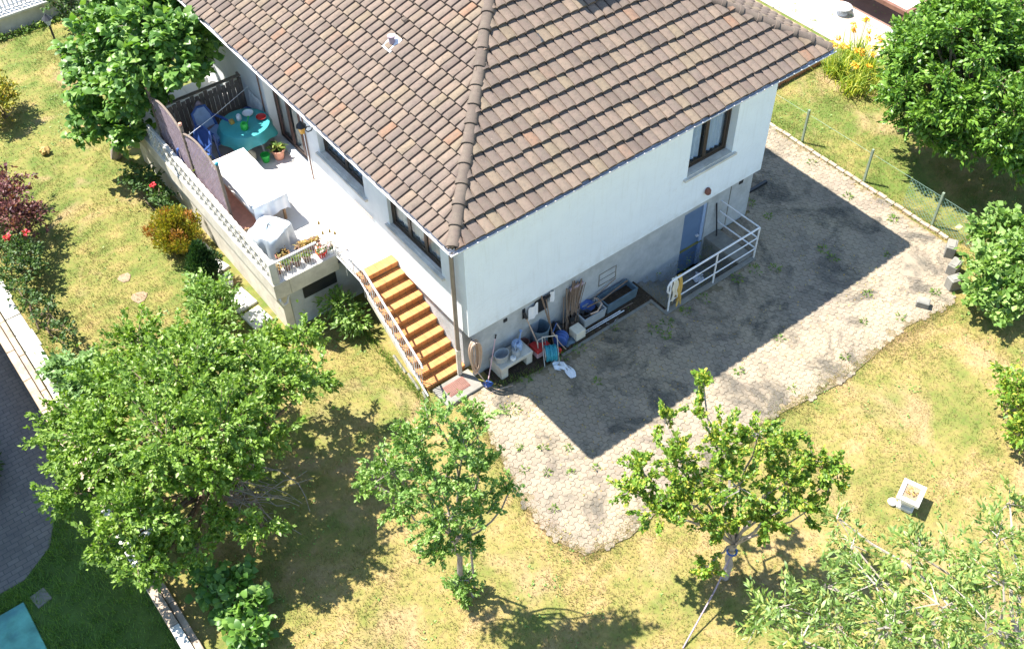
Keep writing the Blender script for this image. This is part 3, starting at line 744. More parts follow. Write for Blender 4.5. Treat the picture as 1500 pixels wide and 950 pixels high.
def interp(pts, y):
    for a, b in zip(pts[:-1], pts[1:]):
        if b[1] <= y <= a[1]: t = (a[1] - y) / (a[1] - b[1] + 1e-9); return a[2] + (b[2] - a[2]) * t
    return pts[-1][2]
y = TY0 - .06; i = 0
while y > SY - .02:
    r = .014 if i % 8 == 0 else .006
    MB().tube([(-.93, y, interp(sl_pts, y) - (.3 if i % 8 == 4 else 0)), (-.93, y, interp(hr, y))], r, 5).build('baluster', M['white_metal'], st); y -= .085; i += 1
slab = tag(MB().box(-.78, .12, -.26, .3, -.05, .085, .012).build('entrance_slab', M['concrete']), 'pale concrete slab at the foot of the orange stairs', 'slab')
gr = MB().box(-.6, -.1, -.10, .2, .086, .094)
grate = thing('foot_grate', 'brown ribbed doormat lying on the slab below the stairs', 'doormat', (-.35, .05, .086))
gr.build('mat_base', M['dark_clay'], grate)
for i in range(13): MB().box(-.58 + i * .037, -.56 + i * .037, -.08, .18, .0945, .106).build('rib', M['brown_metal'], grate)
lk = thing('edging_kerb', 'thin concrete lawn edging beside the garden stairs', 'kerb', (-1, .9, 0))
for (a, b) in (((-1.02, .15), (-.93, .42)), ((-.97, .5), (-.9, 1.0)), ((-.93, 1.05), (-.87, 1.6))):
    MB().tube([(a[0], a[1], .02), (b[0], b[1], .025)], .03, 4).build('edging_piece', M['concrete'], lk)

# ------------------------------------------------------------------ things on the terrace
def move(o, dx, dy, dz): o.location = Vector(o.location) + Vector((dx, dy, dz)); return o
# trellis screen: two arched panels with slanting slats
tl = thing('trellis_screen', 'tall arched slatted wooden screen standing behind the terrace balustrade', 'screen', (TX + .22, 7.1, TZ))
tx = TX + .22; ys_ = [5.55, 7.22, 8.88]
for q, y in enumerate(ys_):
    ps = MB().box(tx - .03, tx + .03, y - .03, y + .03, TZ, TZ + 1.68, .004).build('post', M['old_wood'], tl)
    MB().lathe([(.02, 0), (.045, .03), (.035, .07), (0, .09)], (tx, y, TZ + 1.68), 8).build('finial', M['terracotta'] if q else M['teal'], ps, True)
for a, b in zip(ys_[:-1], ys_[1:]):
    top = lambda y, a=a, b=b: TZ + 1.48 + .22 * math.sin(math.pi * (y - a) / (b - a))
    pn = MB().tube([(tx, a + (b - a) * i / 14, top(a + (b - a) * i / 14)) for i in range(15)], .024, 5).build('panel_frame', M['old_wood'], tl)
    MB().box(tx - .02, tx + .02, a + .03, b - .03, TZ + .05, TZ + .09).build('panel_rail', M['old_wood'], pn)
    c = a - 1.5
    while c < b:
        # slat descends towards the near end
        pts = []
        for i in range(41):
            t = i / 40 * 2.6; y = c + t * .707 * 1.0; z = TZ + .08 + t * .78
            if a + .03 < y < b - .03 and z < top(y): pts.append((y, z))
        if len(pts) > 2:
            (ya, za), (yb, zb) = pts[0], pts[-1]; dy, dz = yb - ya, zb - za; l_ = math.hypot(dy, dz); ny, nz = -dz / l_ * .022, dy / l_ * .022
            mb = MB().add([(tx + d, yy + s * ny, zz + s * nz) for d in (-.002, .002) for yy, zz, s in ((ya, za, -1), (yb, zb, -1), (yb, zb, 1), (ya, za, 1))],
                          [(0, 3, 2, 1), (4, 5, 6, 7), (0, 1, 5, 4), (1, 2, 6, 5), (2, 3, 7, 6), (3, 0, 4, 7)])
            mb.build('slat', M['lavender_paint'], pn)
        c += .12
    c = a  # dark brown slats added behind, standing in for shade in the gaps
    while c < b + 1.6:
        pts = []
        for i in range(41):
            t = i / 40 * 2.6; y = c - t * .707; z = TZ + .08 + t * .78
            if a + .03 < y < b - .03 and z < top(y): pts.append((y, z))
        if len(pts) > 2:
            (ya, za), (yb, zb) = pts[0], pts[-1]; MB().tube([(tx + .02, ya, za), (tx + .02, yb, zb)], .016, 4).build('back_slat', M['brown_metal'], pn)
        c += .11
# end fence of upright boards
ef = thing('board_fence', 'weathered upright board fence closing the far end of the terrace', 'fence', (-1.1, 8.95, TZ))
for i in range(19):
    x = -2.08 + i * .112; h = 1.02 + .03 * math.sin(i * 2.1)
    MB().box(x, x + .1, 8.94 + .004 * (i % 3), 8.962 + .004 * (i % 3), TZ + .02, TZ + h, .004).build('board', M['old_wood'], ef)
MB().box(-2.1, .0, 8.972, 9.01, TZ + .2, TZ + .27).build('rail', M['old_wood'], ef); MB().box(-2.1, .0, 8.972, 9.01, TZ + .8, TZ + .87).build('rail', M['old_wood'], ef)
MB().box(-2.12, .03, 8.93, 9.02, TZ + 1.07, TZ + 1.1).build('cap_board', M['old_wood'], ef)
for x in (-2.12, -.05): MB().box(x, x + .07, 9.012, 9.08, TZ, TZ + 1.12).build('post', M['old_wood'], ef)

# round table with cloth, and what stands on it
tcx, tcy, tr = -.62, 7.72, .56; tz = TZ + .73
tb = thing('round_garden_table', 'round garden table by the glass door with pale metal legs', 'table', (tcx, tcy, TZ))
MB().lathe([(tr - .03, -.03), (tr - .01, -.015), (tr - .03, -.003)], (tcx, tcy, tz), 28).build('table_top', M['white_metal'], tb)
for a in range(4):
    c, s = math.cos(a * math.pi / 2 + .4), math.sin(a * math.pi / 2 + .4)
    MB().tube([(tcx + .42 * c, tcy + .42 * s, TZ), (tcx + .34 * c, tcy + .34 * s, tz - .03)], .022, 7).build('leg', M['white_metal'], tb)
mb = MB(); n = 64
def drape(a, t):
    f = .5 + .5 * math.sin(a * 8 + .6); corner = .5 + .5 * math.cos(4 * (a - .9))
    return 1 + t * (.03 + .12 * f + .05 * corner)
vs = [(tcx, tcy, tz + .006)]
rings = [(.5, 0), (.93, 0), (1.0, -.012), (1.02, -.05), (1.04, -.11), (1.05, -.17), (1.06, -.23)]
for rr, dz in rings:
    for k in range(n):
        a = 2 * math.pi * k / n; t = max(0, -dz / .23); R_ = tr * rr * drape(a, t); low = 1 + .35 * (.5 + .5 * math.cos(4 * (a - .9))) if t > 0 else 1
        vs.append((tcx + R_ * math.cos(a), tcy + R_ * math.sin(a), tz + .006 + dz * low))
fs = [(0, 1 + k, 1 + (k + 1) % n) for k in range(n)]
for j in range(len(rings) - 1): fs += [(1 + j * n + k, 1 + (j + 1) * n + k, 1 + (j + 1) * n + (k + 1) % n, 1 + j * n + (k + 1) % n) for k in range(n)]
single('tablecloth', mb.add(vs, fs), M['teal_cloth'], 'turquoise tablecloth draped in folds over the round garden table', 'tablecloth', smooth=True)

def pot(name, c, r, h, mat, label, cat='pot', fill=None, rim=True, n=18, group=None):
    t = thing(name, label, cat, c, 0, group)
    pr = [(r * .72, 0), (r * .96, h * .86)] + ([(r * 1.06, h * .86), (r * 1.06, h)] if rim else [(r, h)]) + [(r * .9, h), (r * .86, h * .8), (.001, h * .78)]
    MB().lathe(pr, c, n).build('pot_body', mat, t, True)
    if fill: MB().lathe([(.001, h * .84), (r * .86, h * .82)], c, n).build('soil', fill, t)
    return t
def watering_can(c, s, mat, label, rz=0):
    t = thing('watering_can', label, 'watering can', c, rz)
    C = lambda x, y, z: (c[0] + x * s, c[1] + y * s, c[2] + z * s)
    MB().lathe([(.1, 0), (.115, .02), (.12, .14), (.10, .2), (.06, .215), (.055, .2), (.001, .19)], c and (c[0], c[1], c[2]), 18).mesh
    body = MB().lathe([(.1 * s, 0), (.115 * s, .02 * s), (.12 * s, .14 * s), (.10 * s, .2 * s), (.06 * s, .215 * s), (.052 * s, .2 * s), (.001, .12 * s)], c, 18)
    body.build('can_body', mat, t, True)
    MB().tube([C(.09, 0, .05), C(.2, 0, .15), C(.27, 0, .235)], [.024 * s, .018 * s, .014 * s], 8).build('spout', mat, t, True)
    MB().lathe([(.014 * s, 0), (.034 * s, .025 * s), (.034 * s, .03 * s)], C(.27, 0, .232), 10).build('rose_head', mat, t)
    MB().tube([C(.05, 0, .2), C(0, 0, .275), C(-.08, 0, .29), C(-.15, 0, .22), C(-.155, 0, .12), C(-.115, 0, .06)], .012 * s, 7).build('handle', mat, t, True)
    return t
def bowl(name, c, r, h, mat, label, cat='bowl'):
    return single(name, MB().lathe([(r * .5, 0), (r * .85, h * .5), (r, h), (r * .94, h), (r * .78, h * .5), (.001, h * .12)], c, 20), mat, label, cat, smooth=True)
watering_can((-.72, 7.5, tz + .012), .75, M['green_plastic'], 'small bright green watering can on the turquoise tablecloth', .5)
bowl('salad_bowl', (-.42, 7.9, tz + .012), .13, .08, M['white_plastic'], 'white bowl on the turquoise tablecloth behind the green watering can')
bowl('red_dish', (-.24, 7.62, tz + .012), .12, .05, M['red_plastic'], 'shallow red dish on the turquoise tablecloth')
single('jar', MB().lathe([(.055, 0), (.06, .02), (.06, .11), (.045, .13), (.045, .14), (.04, .14), (.001, .1)], (-.66, 7.88, tz + .012), 14), M['white_plastic'], 'small white jar beside the bowl on the tablecloth', 'jar', smooth=True)
single('trinket_box', MB().box(-.9, -.8, 7.82, 7.92, tz + .012, tz + .1, .008), M['cloth_yellow'], 'little ochre box at the edge of the turquoise tablecloth', 'box')
# chairs
def armchair(loc, rz, mat, pad, label, stack=1):
    t = thing('garden_armchair', label, 'chair', loc, rz)
    def P(mb, name, m, par=t, smooth=False): return link(name, mb.mesh(name, m, (0, 0, 0), smooth), par)
    for k in range(stack):
        z = k * .09
        s_ = P(MB().grid(lambda u, v: (-.24 + .48 * u, -.24 + .46 * v, .42 + z + .03 * abs(2 * u - 1) ** 3 - .02 * v + (.0 if v > .05 else -.03)), 8, 8), 'seat', pad)
        P(MB().box(-.24, .24, -.25, -.21, .37 + z, .41 + z, .01), 'seat_edge', mat, s_)
    z = (stack - 1) * .09
    bk = P(MB().grid(lambda u, v: (-.23 + .46 * u + .0, .22 + .16 * v + .04 * math.cos((u - .5) * math.pi), .44 + z + .48 * v - .04 * (2 * u - 1) ** 2 * v), 10, 8), 'backrest', pad)
    P(MB().tube([(-.25, .2, .4 + z), (-.25, .30, .7 + z), (-.2, .39, .9 + z), (0, .43, .945 + z), (.2, .39, .9 + z), (.25, .30, .7 + z), (.25, .2, .4 + z)], .03, 7), 'back_frame', mat, bk, True)
    for s in (-1, 1):
        P(MB().tube([(s * .27, -.25, .64 + z), (s * .285, 0, .66 + z), (s * .27, .29, .66 + z)], [.03, .034, .025], 7), 'armrest', mat, t, True)
        P(MB().tube([(s * .27, -.24, .64 + z), (s * .28, -.29, .0)], [.028, .022], 6), 'leg', mat)
        P(MB().tube([(s * .25, .22, .45 + z), (s * .27, .33, .0)], [.028, .022], 6), 'leg', mat)
    return t
armchair((-1.2, 8.1, TZ), .35, M['blue_plastic'], M['light_blue'], 'stacked blue plastic armchair facing out beside the round table', 2)
armchair((-1.9, 7.72, TZ), -1.2, M['blue_plastic'], M['blue_plastic'], 'dark blue plastic armchair tucked against the slatted screen')
single('laundry_heap', MB().grid(lambda u, v: (-1.5 + .5 * u, 8.5 + .26 * v, TZ + .3 + .75 * math.sin(math.pi * min(1, max(0, u))) ** .35 * math.sin(math.pi * v) ** .4 + .06 * math.sin(9 * u) * math.cos(7 * v)), 14, 10), M['lavender_paint'], 'crumpled lilac cover behind the blue armchair', 'cover', smooth=True)
pot('green_pot', (-.56, 7.08, TZ), .105, .2, M['green_plastic'], 'bright green plastic pot on the floor beside the table')
pp = pot('planter_pot', (-.26, 7.0, TZ), .15, .25, M['terracotta'], 'salmon pink pot with a sparse plant beside the glass door', fill=M['soil'])
def squash_bag(c, s, mat, label, name='bag', cat='bag'):
    return single(name, MB().lathe([(.1 * s, 0), (.16 * s, .06 * s), (.15 * s, .2 * s), (.08 * s, .3 * s), (.03 * s, .34 * s)], c, 16, wob=lambda a, t: 1 + .12 * math.sin(3 * a + 4 * t)), mat, label, cat, smooth=True)
squash_bag((-.85, 7.3, TZ), 1.0, M['cloth_cream'], 'lumpy pale green bag under the round table')
squash_bag((-.2, 8.45, TZ), 1.6, M['blue_plastic'], 'dark blue sack behind the round table by the wall')
rk = thing('wire_rack', 'white wire rack leaning on the facade behind the round table', 'rack', (-.1, 8.2, TZ))
for i in range(8): MB().tube([(-.16, 7.92 + i * .08, TZ + .02), (-.05, 7.92 + i * .08, TZ + .95)], .012, 5).build('bar', M['white_metal'], rk)
for zz in (.1, .5, .9): MB().tube([(-.15 + .1 * zz, 7.9, TZ + zz), (-.15 + .1 * zz, 8.5, TZ + zz)], .014, 5).build('cross_bar', M['white_metal'], rk)
rk2 = thing('wire_gate', 'low white wire grille leaning on the facade below the windows', 'grille', (-.1, 3.7, TZ))
for i in range(11): MB().tube([(-.2, 3.3 + i * .07, TZ + .0), (-.03, 3.3 + i * .07, TZ + .66)], .007, 5).build('bar', M['white_metal'], rk2)
for zz in (.03, .63): MB().tube([(-.2 + .26 * zz, 3.28, TZ + zz), (-.2 + .26 * zz, 4.02, TZ + zz)], .01, 5).build('cross_bar', M['hose_beige'], rk2)
# long table under a white sheet
lt = thing('trestle_table', 'long table under a white sheet in the middle of the terrace', 'table', (-1.62, 5.9, TZ))
LX0, LX1, LY0, LY1, LZ = -1.84, -1.10, 5.0, 6.95, TZ + .72
MB().box(LX0, LX1, LY0, LY1, LZ - .03, LZ).build('table_top', M['wood'], lt)
for x in (LX0 + .06, LX1 - .1):
    for y in (LY0 + .06, LY1 - .1): MB().box(x, x + .05, y, y + .05, TZ, LZ - .03).build('leg', M['wood'], lt)
def sheet_pt(u, v):
    # u across, v along from near hanging end to far
    x = LX0 - .03 + (LX1 - LX0 + .06) * u; d = v * (LY1 - LY0 + .5) - .5
    wv = .02 * math.sin(13 * u + 2) + .012 * math.sin(29 * u)
    if d < 0: return (x + .02 * math.sin(9 * u), LY0 - .03 + wv - .02 * abs(d), LZ + .008 + d * (.9 + .25 * math.sin(5 * u + 1)))
    return (x, LY0 - .02 + d, LZ + .008 + .006 * math.sin(7 * d + 5 * u) ** 2)
ms = MB().grid(sheet_pt, 36, 44)
ms.grid(lambda u, v: (LX0 - .034 - .01 * math.sin(20 * u), LY0 + (LY1 - LY0) * u, LZ + .008 - v * (.16 + .03 * math.sin(11 * u))), 30, 4)
ms.grid(lambda u, v: (LX1 + .034 + .012 * math.sin(20 * u), LY0 + (LY1 - LY0) * u, LZ + .008 - v * (.2 + .04 * math.sin(9 * u))), 30, 4)
single('bed_sheet', ms, M['cloth_white'], 'white sheet spread over the long table with one end hanging down', 'sheet', smooth=True)
single('terracotta_mat', MB().box(-2.12, -1.7, 5.0, 7.3, TZ + .001, TZ + .012), M['terracotta'], 'terracotta red mat on the floor below the slatted screen', 'mat')
bx = thing('wooden_box', 'small wooden box on the floor between white sheet and tarpaulin', 'box', (-2.05, 4.98, TZ))
MB().box(-2.17, -2.03, 4.86, 5.1, TZ, TZ + .22).build('box_side', M['wood'], bx); MB().box(-2.15, -2.05, 4.88, 5.08, TZ + .2201, TZ + .224).build('box_opening', M['soil'], bx)
# tarpaulin covered barbecue
bq = thing('covered_barbecue', 'squat barbecue wrapped in a crumpled silver tarpaulin', 'barbecue', (-1.82, 4.5, TZ))
def tarp_pt(u, v):
    a = 2 * math.pi * u; sq = 1 / max(abs(math.cos(a)), abs(math.sin(a))) ** .75
    r = (.03 + .34 * min(1, v * 1.7)) * sq * (1 + (.22 * max(0, v - .45)) * abs(math.sin(3.5 * a + 1))); r += .10 * max(0, v - .5) * (abs(math.sin(5.5 * a)) - .5)
    z = .54 - .10 * v - max(0, v - .55) * 1.0 + .07 * abs(math.sin(2.5 * a + 4 * v)) * (1 - v) + .06 * abs(math.sin(7 * v + 3 * a)) * v * (1.2 - v)
    return (-1.82 + r * math.cos(a + .5), 4.5 + r * .95 * math.sin(a + .5), TZ + max(.004, z))
MB().grid(tarp_pt, 60, 16).build('tarpaulin', M['tarp'], bq, True)
MB().lathe([(.2, .0), (.24, .3), (.05, .42)], (-1.82, 4.5, TZ + .003), 14).build('grill_body', M['black'], bq)
# planter trough with dry plants, pots along the front rail
def leaves_on(parent, pts, size, mat, name='foliage', asp=.45, up=.4, seed=1, jitter=.6):
    rg = np.random.default_rng(seed); V, F, A_ = leaf_arrays(np.array(pts), size, asp, rg, up)
    off = Vector(parent.location) if parent else Vector((0, 0, 0))
    return link(name, npmesh(name, V - np.array(off), F, mat, {'rnd': A_}), parent)
def leaf_arrays(P, size, asp, rg, up=.4, dirs=None, spread=1.0, fold=.25, long6=False):
    n = len(P)
    d = rg.normal(size=(n, 3)); d[:, 2] = d[:, 2] * .6 - .1
    if dirs is not None: d = dirs + d * spread * .6
    d /= np.linalg.norm(d, axis=1)[:, None] + 1e-9
    nn = rg.normal(size=(n, 3)) * (1 - up); nn[:, 2] += up * 1.6
    nn -= d * np.sum(nn * d, axis=1)[:, None]; nn /= np.linalg.norm(nn, axis=1)[:, None] + 1e-9
    s = np.cross(d, nn); l = size * rg.uniform(.5, 1.4, n)[:, None]; wv = l * asp * .5 * rg.uniform(.8, 1.2, n)[:, None]
    rv = rg.random(n)
    if long6:
        V = np.stack([P, P + d * l * .35 + s * wv + nn * wv * fold, P + d * l * .35 - s * wv + nn * wv * fold,
                      P + d * l * .7 + s * wv * .75 + nn * wv * fold - nn * l * .05, P + d * l * .7 - s * wv * .75 + nn * wv * fold - nn * l * .05, P + d * l - nn * l * .16], 1).reshape(-1, 3)
        b = np.arange(n)[:, None] * 6; F = np.concatenate([b + [0, 2, 1], b + [1, 2, 4], b + [1, 4, 3], b + [3, 4, 5]], 1).reshape(-1, 3); k = 6
    else:
        V = np.stack([P, P + d * l * .45 + s * wv + nn * wv * fold, P + d * l - nn * l * .08, P + d * l * .45 - s * wv + nn * wv * fold], 1).reshape(-1, 3)
        b = np.arange(n)[:, None] * 4; F = np.concatenate([b + [0, 2, 1], b + [0, 3, 2]], 1).reshape(-1, 3); k = 4
    return V, F, np.repeat(rv, k)
G = lambda *a: [(i / (len(a) - 1), c) for i, c in enumerate(a)]
M['leaf_pot'] = leafmat('pot_plant_leaf', G((.05, .11, .02), (.12, .2, .04), (.25, .28, .06)))
M['leaf_dry'] = leafmat('dry_leaf', G((.28, .17, .06), (.42, .28, .1), (.3, .28, .1)), .2)
M['petal_white'] = leafmat('pale_petal', G((.6, .5, .52), (.75, .7, .72), (.55, .25, .35)), .2)
M['petal_red'] = leafmat('red_petal', G((.5, .02, .03), (.62, .03, .05), (.6, .08, .12)), .2)
M['petal_orange'] = leafmat('orange_petal', G((.62, .28, .02), (.68, .4, .04), (.7, .52, .08)), .25)
def blob_pts(c, r, n, rg): 
    d = rg.normal(size=(n, 3)); d /= np.linalg.norm(d, axis=1)[:, None]; return np.array(c) + d * np.array(r) * rg.random(n)[:, None] ** .4
pl = thing('planter_trough', 'brown trough of dried plants beside the tarpaulin', 'planter', (-1.25, 3.95, TZ))
MB().box(-1.52, -1.02, 3.84, 4.06, TZ, TZ + .17, .01).build('trough_body', M['brown_metal'], pl)
leaves_on(pl, blob_pts((-1.27, 3.95, TZ + .2), (.25, .1, .08), 240, rng), .09, M['leaf_dry'], 'dried_plants', .3, seed=3)
pots_front = [(-2.12, 3.72, .09, .16, 'dark_clay', 'small dark clay pot in the corner of the white front railing', None),
              (-1.92, 3.70, .10, .17, 'brown_metal', 'brown pot behind the front railing next to the corner pot', None),
              (-1.70, 3.68, .10, .17, 'brown_metal', 'brown pot in the middle of the row behind the front railing', None),
              (-1.48, 3.66, .10, .17, 'brown_metal', 'brown pot at the inner end of the row behind the front railing', None),
              (-1.86, 3.96, .15, .2, 'dark_clay', 'wide rust red bowl pot between tarpaulin and front railing', None),
              (-1.16, 3.60, .12, .15, 'red_plastic', 'low red pot with flowers past the end of the front rail', 'petal_white'),
              (-.98, 3.58, .10, .14, 'white_plastic', 'white pot of pale flowers near the top of the stairs', 'petal_white')]
for i, (x, y, r, h, m, lb, fl_) in enumerate(pots_front):
    t = pot('flower_pot', (x, y, TZ), r, h, M[m], lb, fill=M['soil'])
    leaves_on(t, blob_pts((x, y, TZ + h + .04), (r * 1.1, r * 1.1, .07), 60, rng), .06, M['leaf_dry'] if i in (0, 4) else M['leaf_pot'], 'foliage', .45, seed=20 + i)
    if fl_: leaves_on(t, blob_pts((x, y, TZ + h + .1), (r * 1.2, r * 1.2, .06), 40, rng), .05, M[fl_], 'blossom', .8, seed=40 + i)
leaves_on(pp, blob_pts((-.26, 7.0, TZ + .33), (.15, .15, .1), 40, rng), .16, M['leaf_pot'], 'foliage', .3, seed=61)
bp = pot('trellis_pot', (-2.0, 7.2, TZ), .13, .22, M['terracotta'], 'terracotta pot with a leafy yellow plant beside the slatted screen', fill=M['soil'])
leaves_on(bp, blob_pts((-1.98, 7.2, TZ + .5), (.2, .22, .28), 160, rng), .12, M['leaf_pot'], 'foliage', .5, seed=62)
th = thing('thistle_stems', 'dry seed heads rising above the front railing', 'dried plant', (-1.05, 3.7, TZ))
for i, (x, y, h) in enumerate(((-.98, 3.9, .55), (-1.16, 3.66, .42), (-1.05, 3.64, .5), (-.9, 3.62, .48), (-.8, 3.6, .38))):
    s_ = MB().tube([(x, y, TZ), (x + .02, y, TZ + h)], .005, 4).build('stem', M['stick_wood'], th)
    MB().lathe([(.005, -.02), (.03, .02), (.02, .07), (.002, .1)], (x + .02, y, TZ + h), 7).build('seed_head', M['straw'], s_)
cl_ = single('clothes_line', MB().tube([(-.02, 8.55, TZ + 1.0), (-1.1, 8.1, TZ + .96), (-2.18, 7.5, TZ + 1.12)], .008, 4), M['white_plastic'], 'thin white washing line stretched above the blue armchair', 'line')
single('slippers', MB().lathe([(.03, 0), (.05, .012), (.03, .035), (.001, .04)], (-1.12, 6.55, TZ + .001), 10, 1.6, .8).lathe([(.03, 0), (.05, .012), (.03, .035), (.001, .04)], (-1.08, 6.43, TZ + .001), 10, 1.6, .8), M['dark_clay'], 'pair of small brown slippers on the sunny terrace floor', 'slippers', smooth=True)

# ------------------------------------------------------------------ things along the basement wall
hs = thing('garden_hose', 'beige garden hose hanging in long loops on the house corner', 'hose', (.06, -.06, .4))
rgh = random.Random(5)
mb = MB()
for k in range(13):
    w_ = .03 + .075 * rgh.random(); h0 = .30 + .22 * rgh.random(); ox = .06 + rgh.uniform(-.02, .02); oy = -.02 - .010 * k
    mb.tube([(ox + w_ * math.sin(t) * (1.25 - .4 * math.cos(t)), oy, h0 + .5 * (1.30 - h0) * (1 - math.cos(t))) for t in np.linspace(0, 2 * math.pi, 22)[:-1]], .010, 5, closed=True)
mb.build('hose_loops', M['hose_beige'], hs, True)
MB().tube([(.06, .02, 1.28), (.06, -.16, 1.3)], .015, 6).build('hook', M['black'], hs)
MB().tube([(.10, -.08, .34), (.2, -.25, .03), (.0, -.45, .04), (.35, -.52, .035), (.6, -.6, .03)], .012, 6).build('hose_tail', M['hose_beige'], hs, True)
cb = thing('concrete_bench', 'concrete bench of two blocks and a lid by the house wall', 'bench', (.95, -.12, 0))
MB().box(.50, 1.32, -.36, .06, .29, .37, .01).build('lid', M['pale_concrete'], cb)
MB().box(.51, .68, -.35, .055, 0, .289, .008).build('block', M['pale_concrete'], cb); MB().box(1.16, 1.31, -.35, .055, 0, .289, .008).build('block', M['pale_concrete'], cb)
def tub(name, c, r, h, mat, label, cat='bucket', sx=1, sy=1, inner=None, handle=False):
    t = thing(name, label, cat, c)
    MB().lathe([(r * .8, 0), (r * .98, h * .95), (r * 1.04, h * .96), (r * 1.04, h), (r * .96, h), (r * .78, .03), (.001, .025)], c, 22, sx, sy).build('bucket_body', mat, t, True)
    if handle: MB().tube([(c[0] + r * 1.04 * math.cos(a), c[1] - r * .5 * math.sin(a) - .02, c[2] + h - .02 + .05 * math.sin(a)) for a in np.linspace(0, math.pi, 9)], .007, 5).build('handle', M['bronze'], t)
    return t
tub('grey_bucket', (.66, -.16, .37), .15, .22, M['grey_plastic'], 'grey oval bucket standing on the concrete bench', sx=1.1, sy=.85)
watering_can((1.10, -.10, .37), 1.0, M['light_blue'], 'pale blue watering can on the concrete bench', .6)
watering_can((.97, -.22, .37), .8, M['grey_plastic'], 'smaller grey watering can on the concrete bench', -2.4)
single('lidded_cup', MB().lathe([(.05, 0), (.06, .05), (.065, .055), (.06, .08), (.001, .1)], (.85, -.29, .37), 14), M['white_plastic'], 'small white lidded tub at the front of the bench', 'tub', smooth=True)
tub('blue_dustbin', (1.74, -.06, 0), .20, .58, M['slate_plastic'], 'dark blue bin leaning space behind the red toolbox by the wall', 'bin')
rb = thing('red_crate', 'red and pink plastic crate with a looped handle beside the bench', 'crate', (1.6, -.2, 0))
MB().box(1.44, 1.76, -.36, -.1, 0, .2, .012).build('crate_body', M['pink_plastic'], rb); MB().box(1.42, 1.78, -.38, -.08, .201, .27, .012).build('crate_lid', M['red_plastic'], rb)
MB().tube([(1.5, -.3, .27), (1.5, -.27, .42), (1.53, -.25, .46), (1.67, -.25, .46), (1.70, -.27, .42), (1.7, -.3, .27)], .012, 6).build('handle', M['bronze'], rb, True)
def reel(c, mat, frame, label, rz, s=1.0):
    t = thing('hose_reel', label, 'hose reel', c, rz)
    def P(mb, n, m, sm=True): return link(n, mb.mesh(n, m, (0, 0, 0), sm), t)
    R_ = .15 * s; hz = .2 * s
    vs = MB()
    for k in range(5):
        vs.tube([(-.09 * s + .045 * s * k, (R_ - .012 * (k % 2)) * math.cos(a), hz + (R_ - .012 * (k % 2)) * math.sin(a)) for a in np.linspace(0, 2 * math.pi, 19)[:-1]], .026 * s, 6, closed=True)
    P(vs, 'wound_hose', mat)
    for sx in (-.13 * s, .13 * s):
        P(MB().lathe([(.001, 0), (R_ * .95, 0), (R_ * .95, .012), (.001, .012)], (0, 0, 0), 18), 'drum_side', frame).matrix_local = Matrix.Translation((sx, 0, hz)) @ Matrix.Rotation(math.pi / 2, 4, 'Y')
        P(MB().tube([(sx * 1.15, -.2 * s, 0), (sx * 1.15, -.02, hz), (sx * 1.15, .16 * s, .52 * s)], .011, 6), 'frame_side', frame if s > 1 else M['hose_beige'])
    P(MB().tube([(-.15 * s, .16 * s, .52 * s), (.15 * s, .16 * s, .52 * s)], .012, 6), 'handle', frame); P(MB().tube([(-.15 * s, -.2 * s, .011), (.15 * s, -.2 * s, .011)], .011, 6), 'foot', M['hose_beige'])
    return t
reel((1.66, -.52, 0), M['teal'], M['bronze'], 'teal garden hose wound on a metal reel beside the red crate', -.5, 1.05)
reel((2.1, -.32, 0), M['blue_plastic'], M['blue_plastic'], 'blue plastic hose reel by the bundle of sticks', .6, .9)
single('red_coupling', MB().lathe([(.03, 0), (.05, .04), (.05, .1), (.02, .16)], (1.92, -.5, 0), 10), M['red_plastic'], 'small red can between the two hose reels', 'can', smooth=True)
def leaner(name, a, b, r, mat, label, cat, head=None):
    t = thing(name, label, cat, (a[0], a[1], 0)); MB().tube([a, b], r, 6).build('pole', mat, t)
    if head: head(t)
    return t
leaner('mop', (.22, -.25, .06), (.70, .07, .93), .011, M['pink_plastic'], 'thin pink mop with a blue head leaning on the house wall', 'mop',
       lambda t: (MB().lathe([(.10, 0), (.11, .02), (.04, .05), (.015, .09)], (.22, -.25, 0), 12, wob=lambda a, q: 1 + .2 * math.sin(7 * a)).build('mop_head', M['blue_plastic'], t), MB().tube([(.66, .045, .86), (.70, .07, .935)], .016, 6).build('grip', M['black'], t)))
leaner('broom', (1.62, -.3, .01), (1.42, .07, 1.1), .014, M['hose_beige'], 'broom with a black top leaning beside the dark blue bin', 'broom', lambda t: MB().tube([(1.45, .02, .95), (1.415, .075, 1.12)], .03, 6).build('grip', M['black'], t))
leaner('long_pole', (2.02, -.25, 0), (1.86, .06, 1.34), .018, M['stick_wood'], 'tall bare wooden pole leaning on the wall by the hose reels', 'pole')
leaner('rake', (1.92, -.32, 0), (1.98, .06, 1.25), .013, M['stick_wood'], 'second leaning wooden pole with a dark head against the wall', 'rake', lambda t: MB().box(1.88, 2.08, .02, .05, 1.18, 1.24).build('rake_head', M['black'], t))
single('wall_rag', MB().grid(lambda u, v: (1.52 + .26 * u, .05 + .02 * math.sin(9 * u), .78 + .36 * v + .05 * u), 8, 8), M['cloth_white'], 'white rag hanging on the basement wall above the bin', 'rag', smooth=True)
single('wall_glove', MB().grid(lambda u, v: (2.08 + .14 * u, .04 + .02 * math.sin(8 * u), .98 + .3 * v), 6, 6), M['cloth_white'], 'small pale cloth hanging on the wall beside the stick bundle', 'cloth', smooth=True)
sb = thing('stick_bundle', 'bundle of old sticks and laths leaning against the basement wall', 'bundle', (2.5, 0, 0))
rs = random.Random(3)
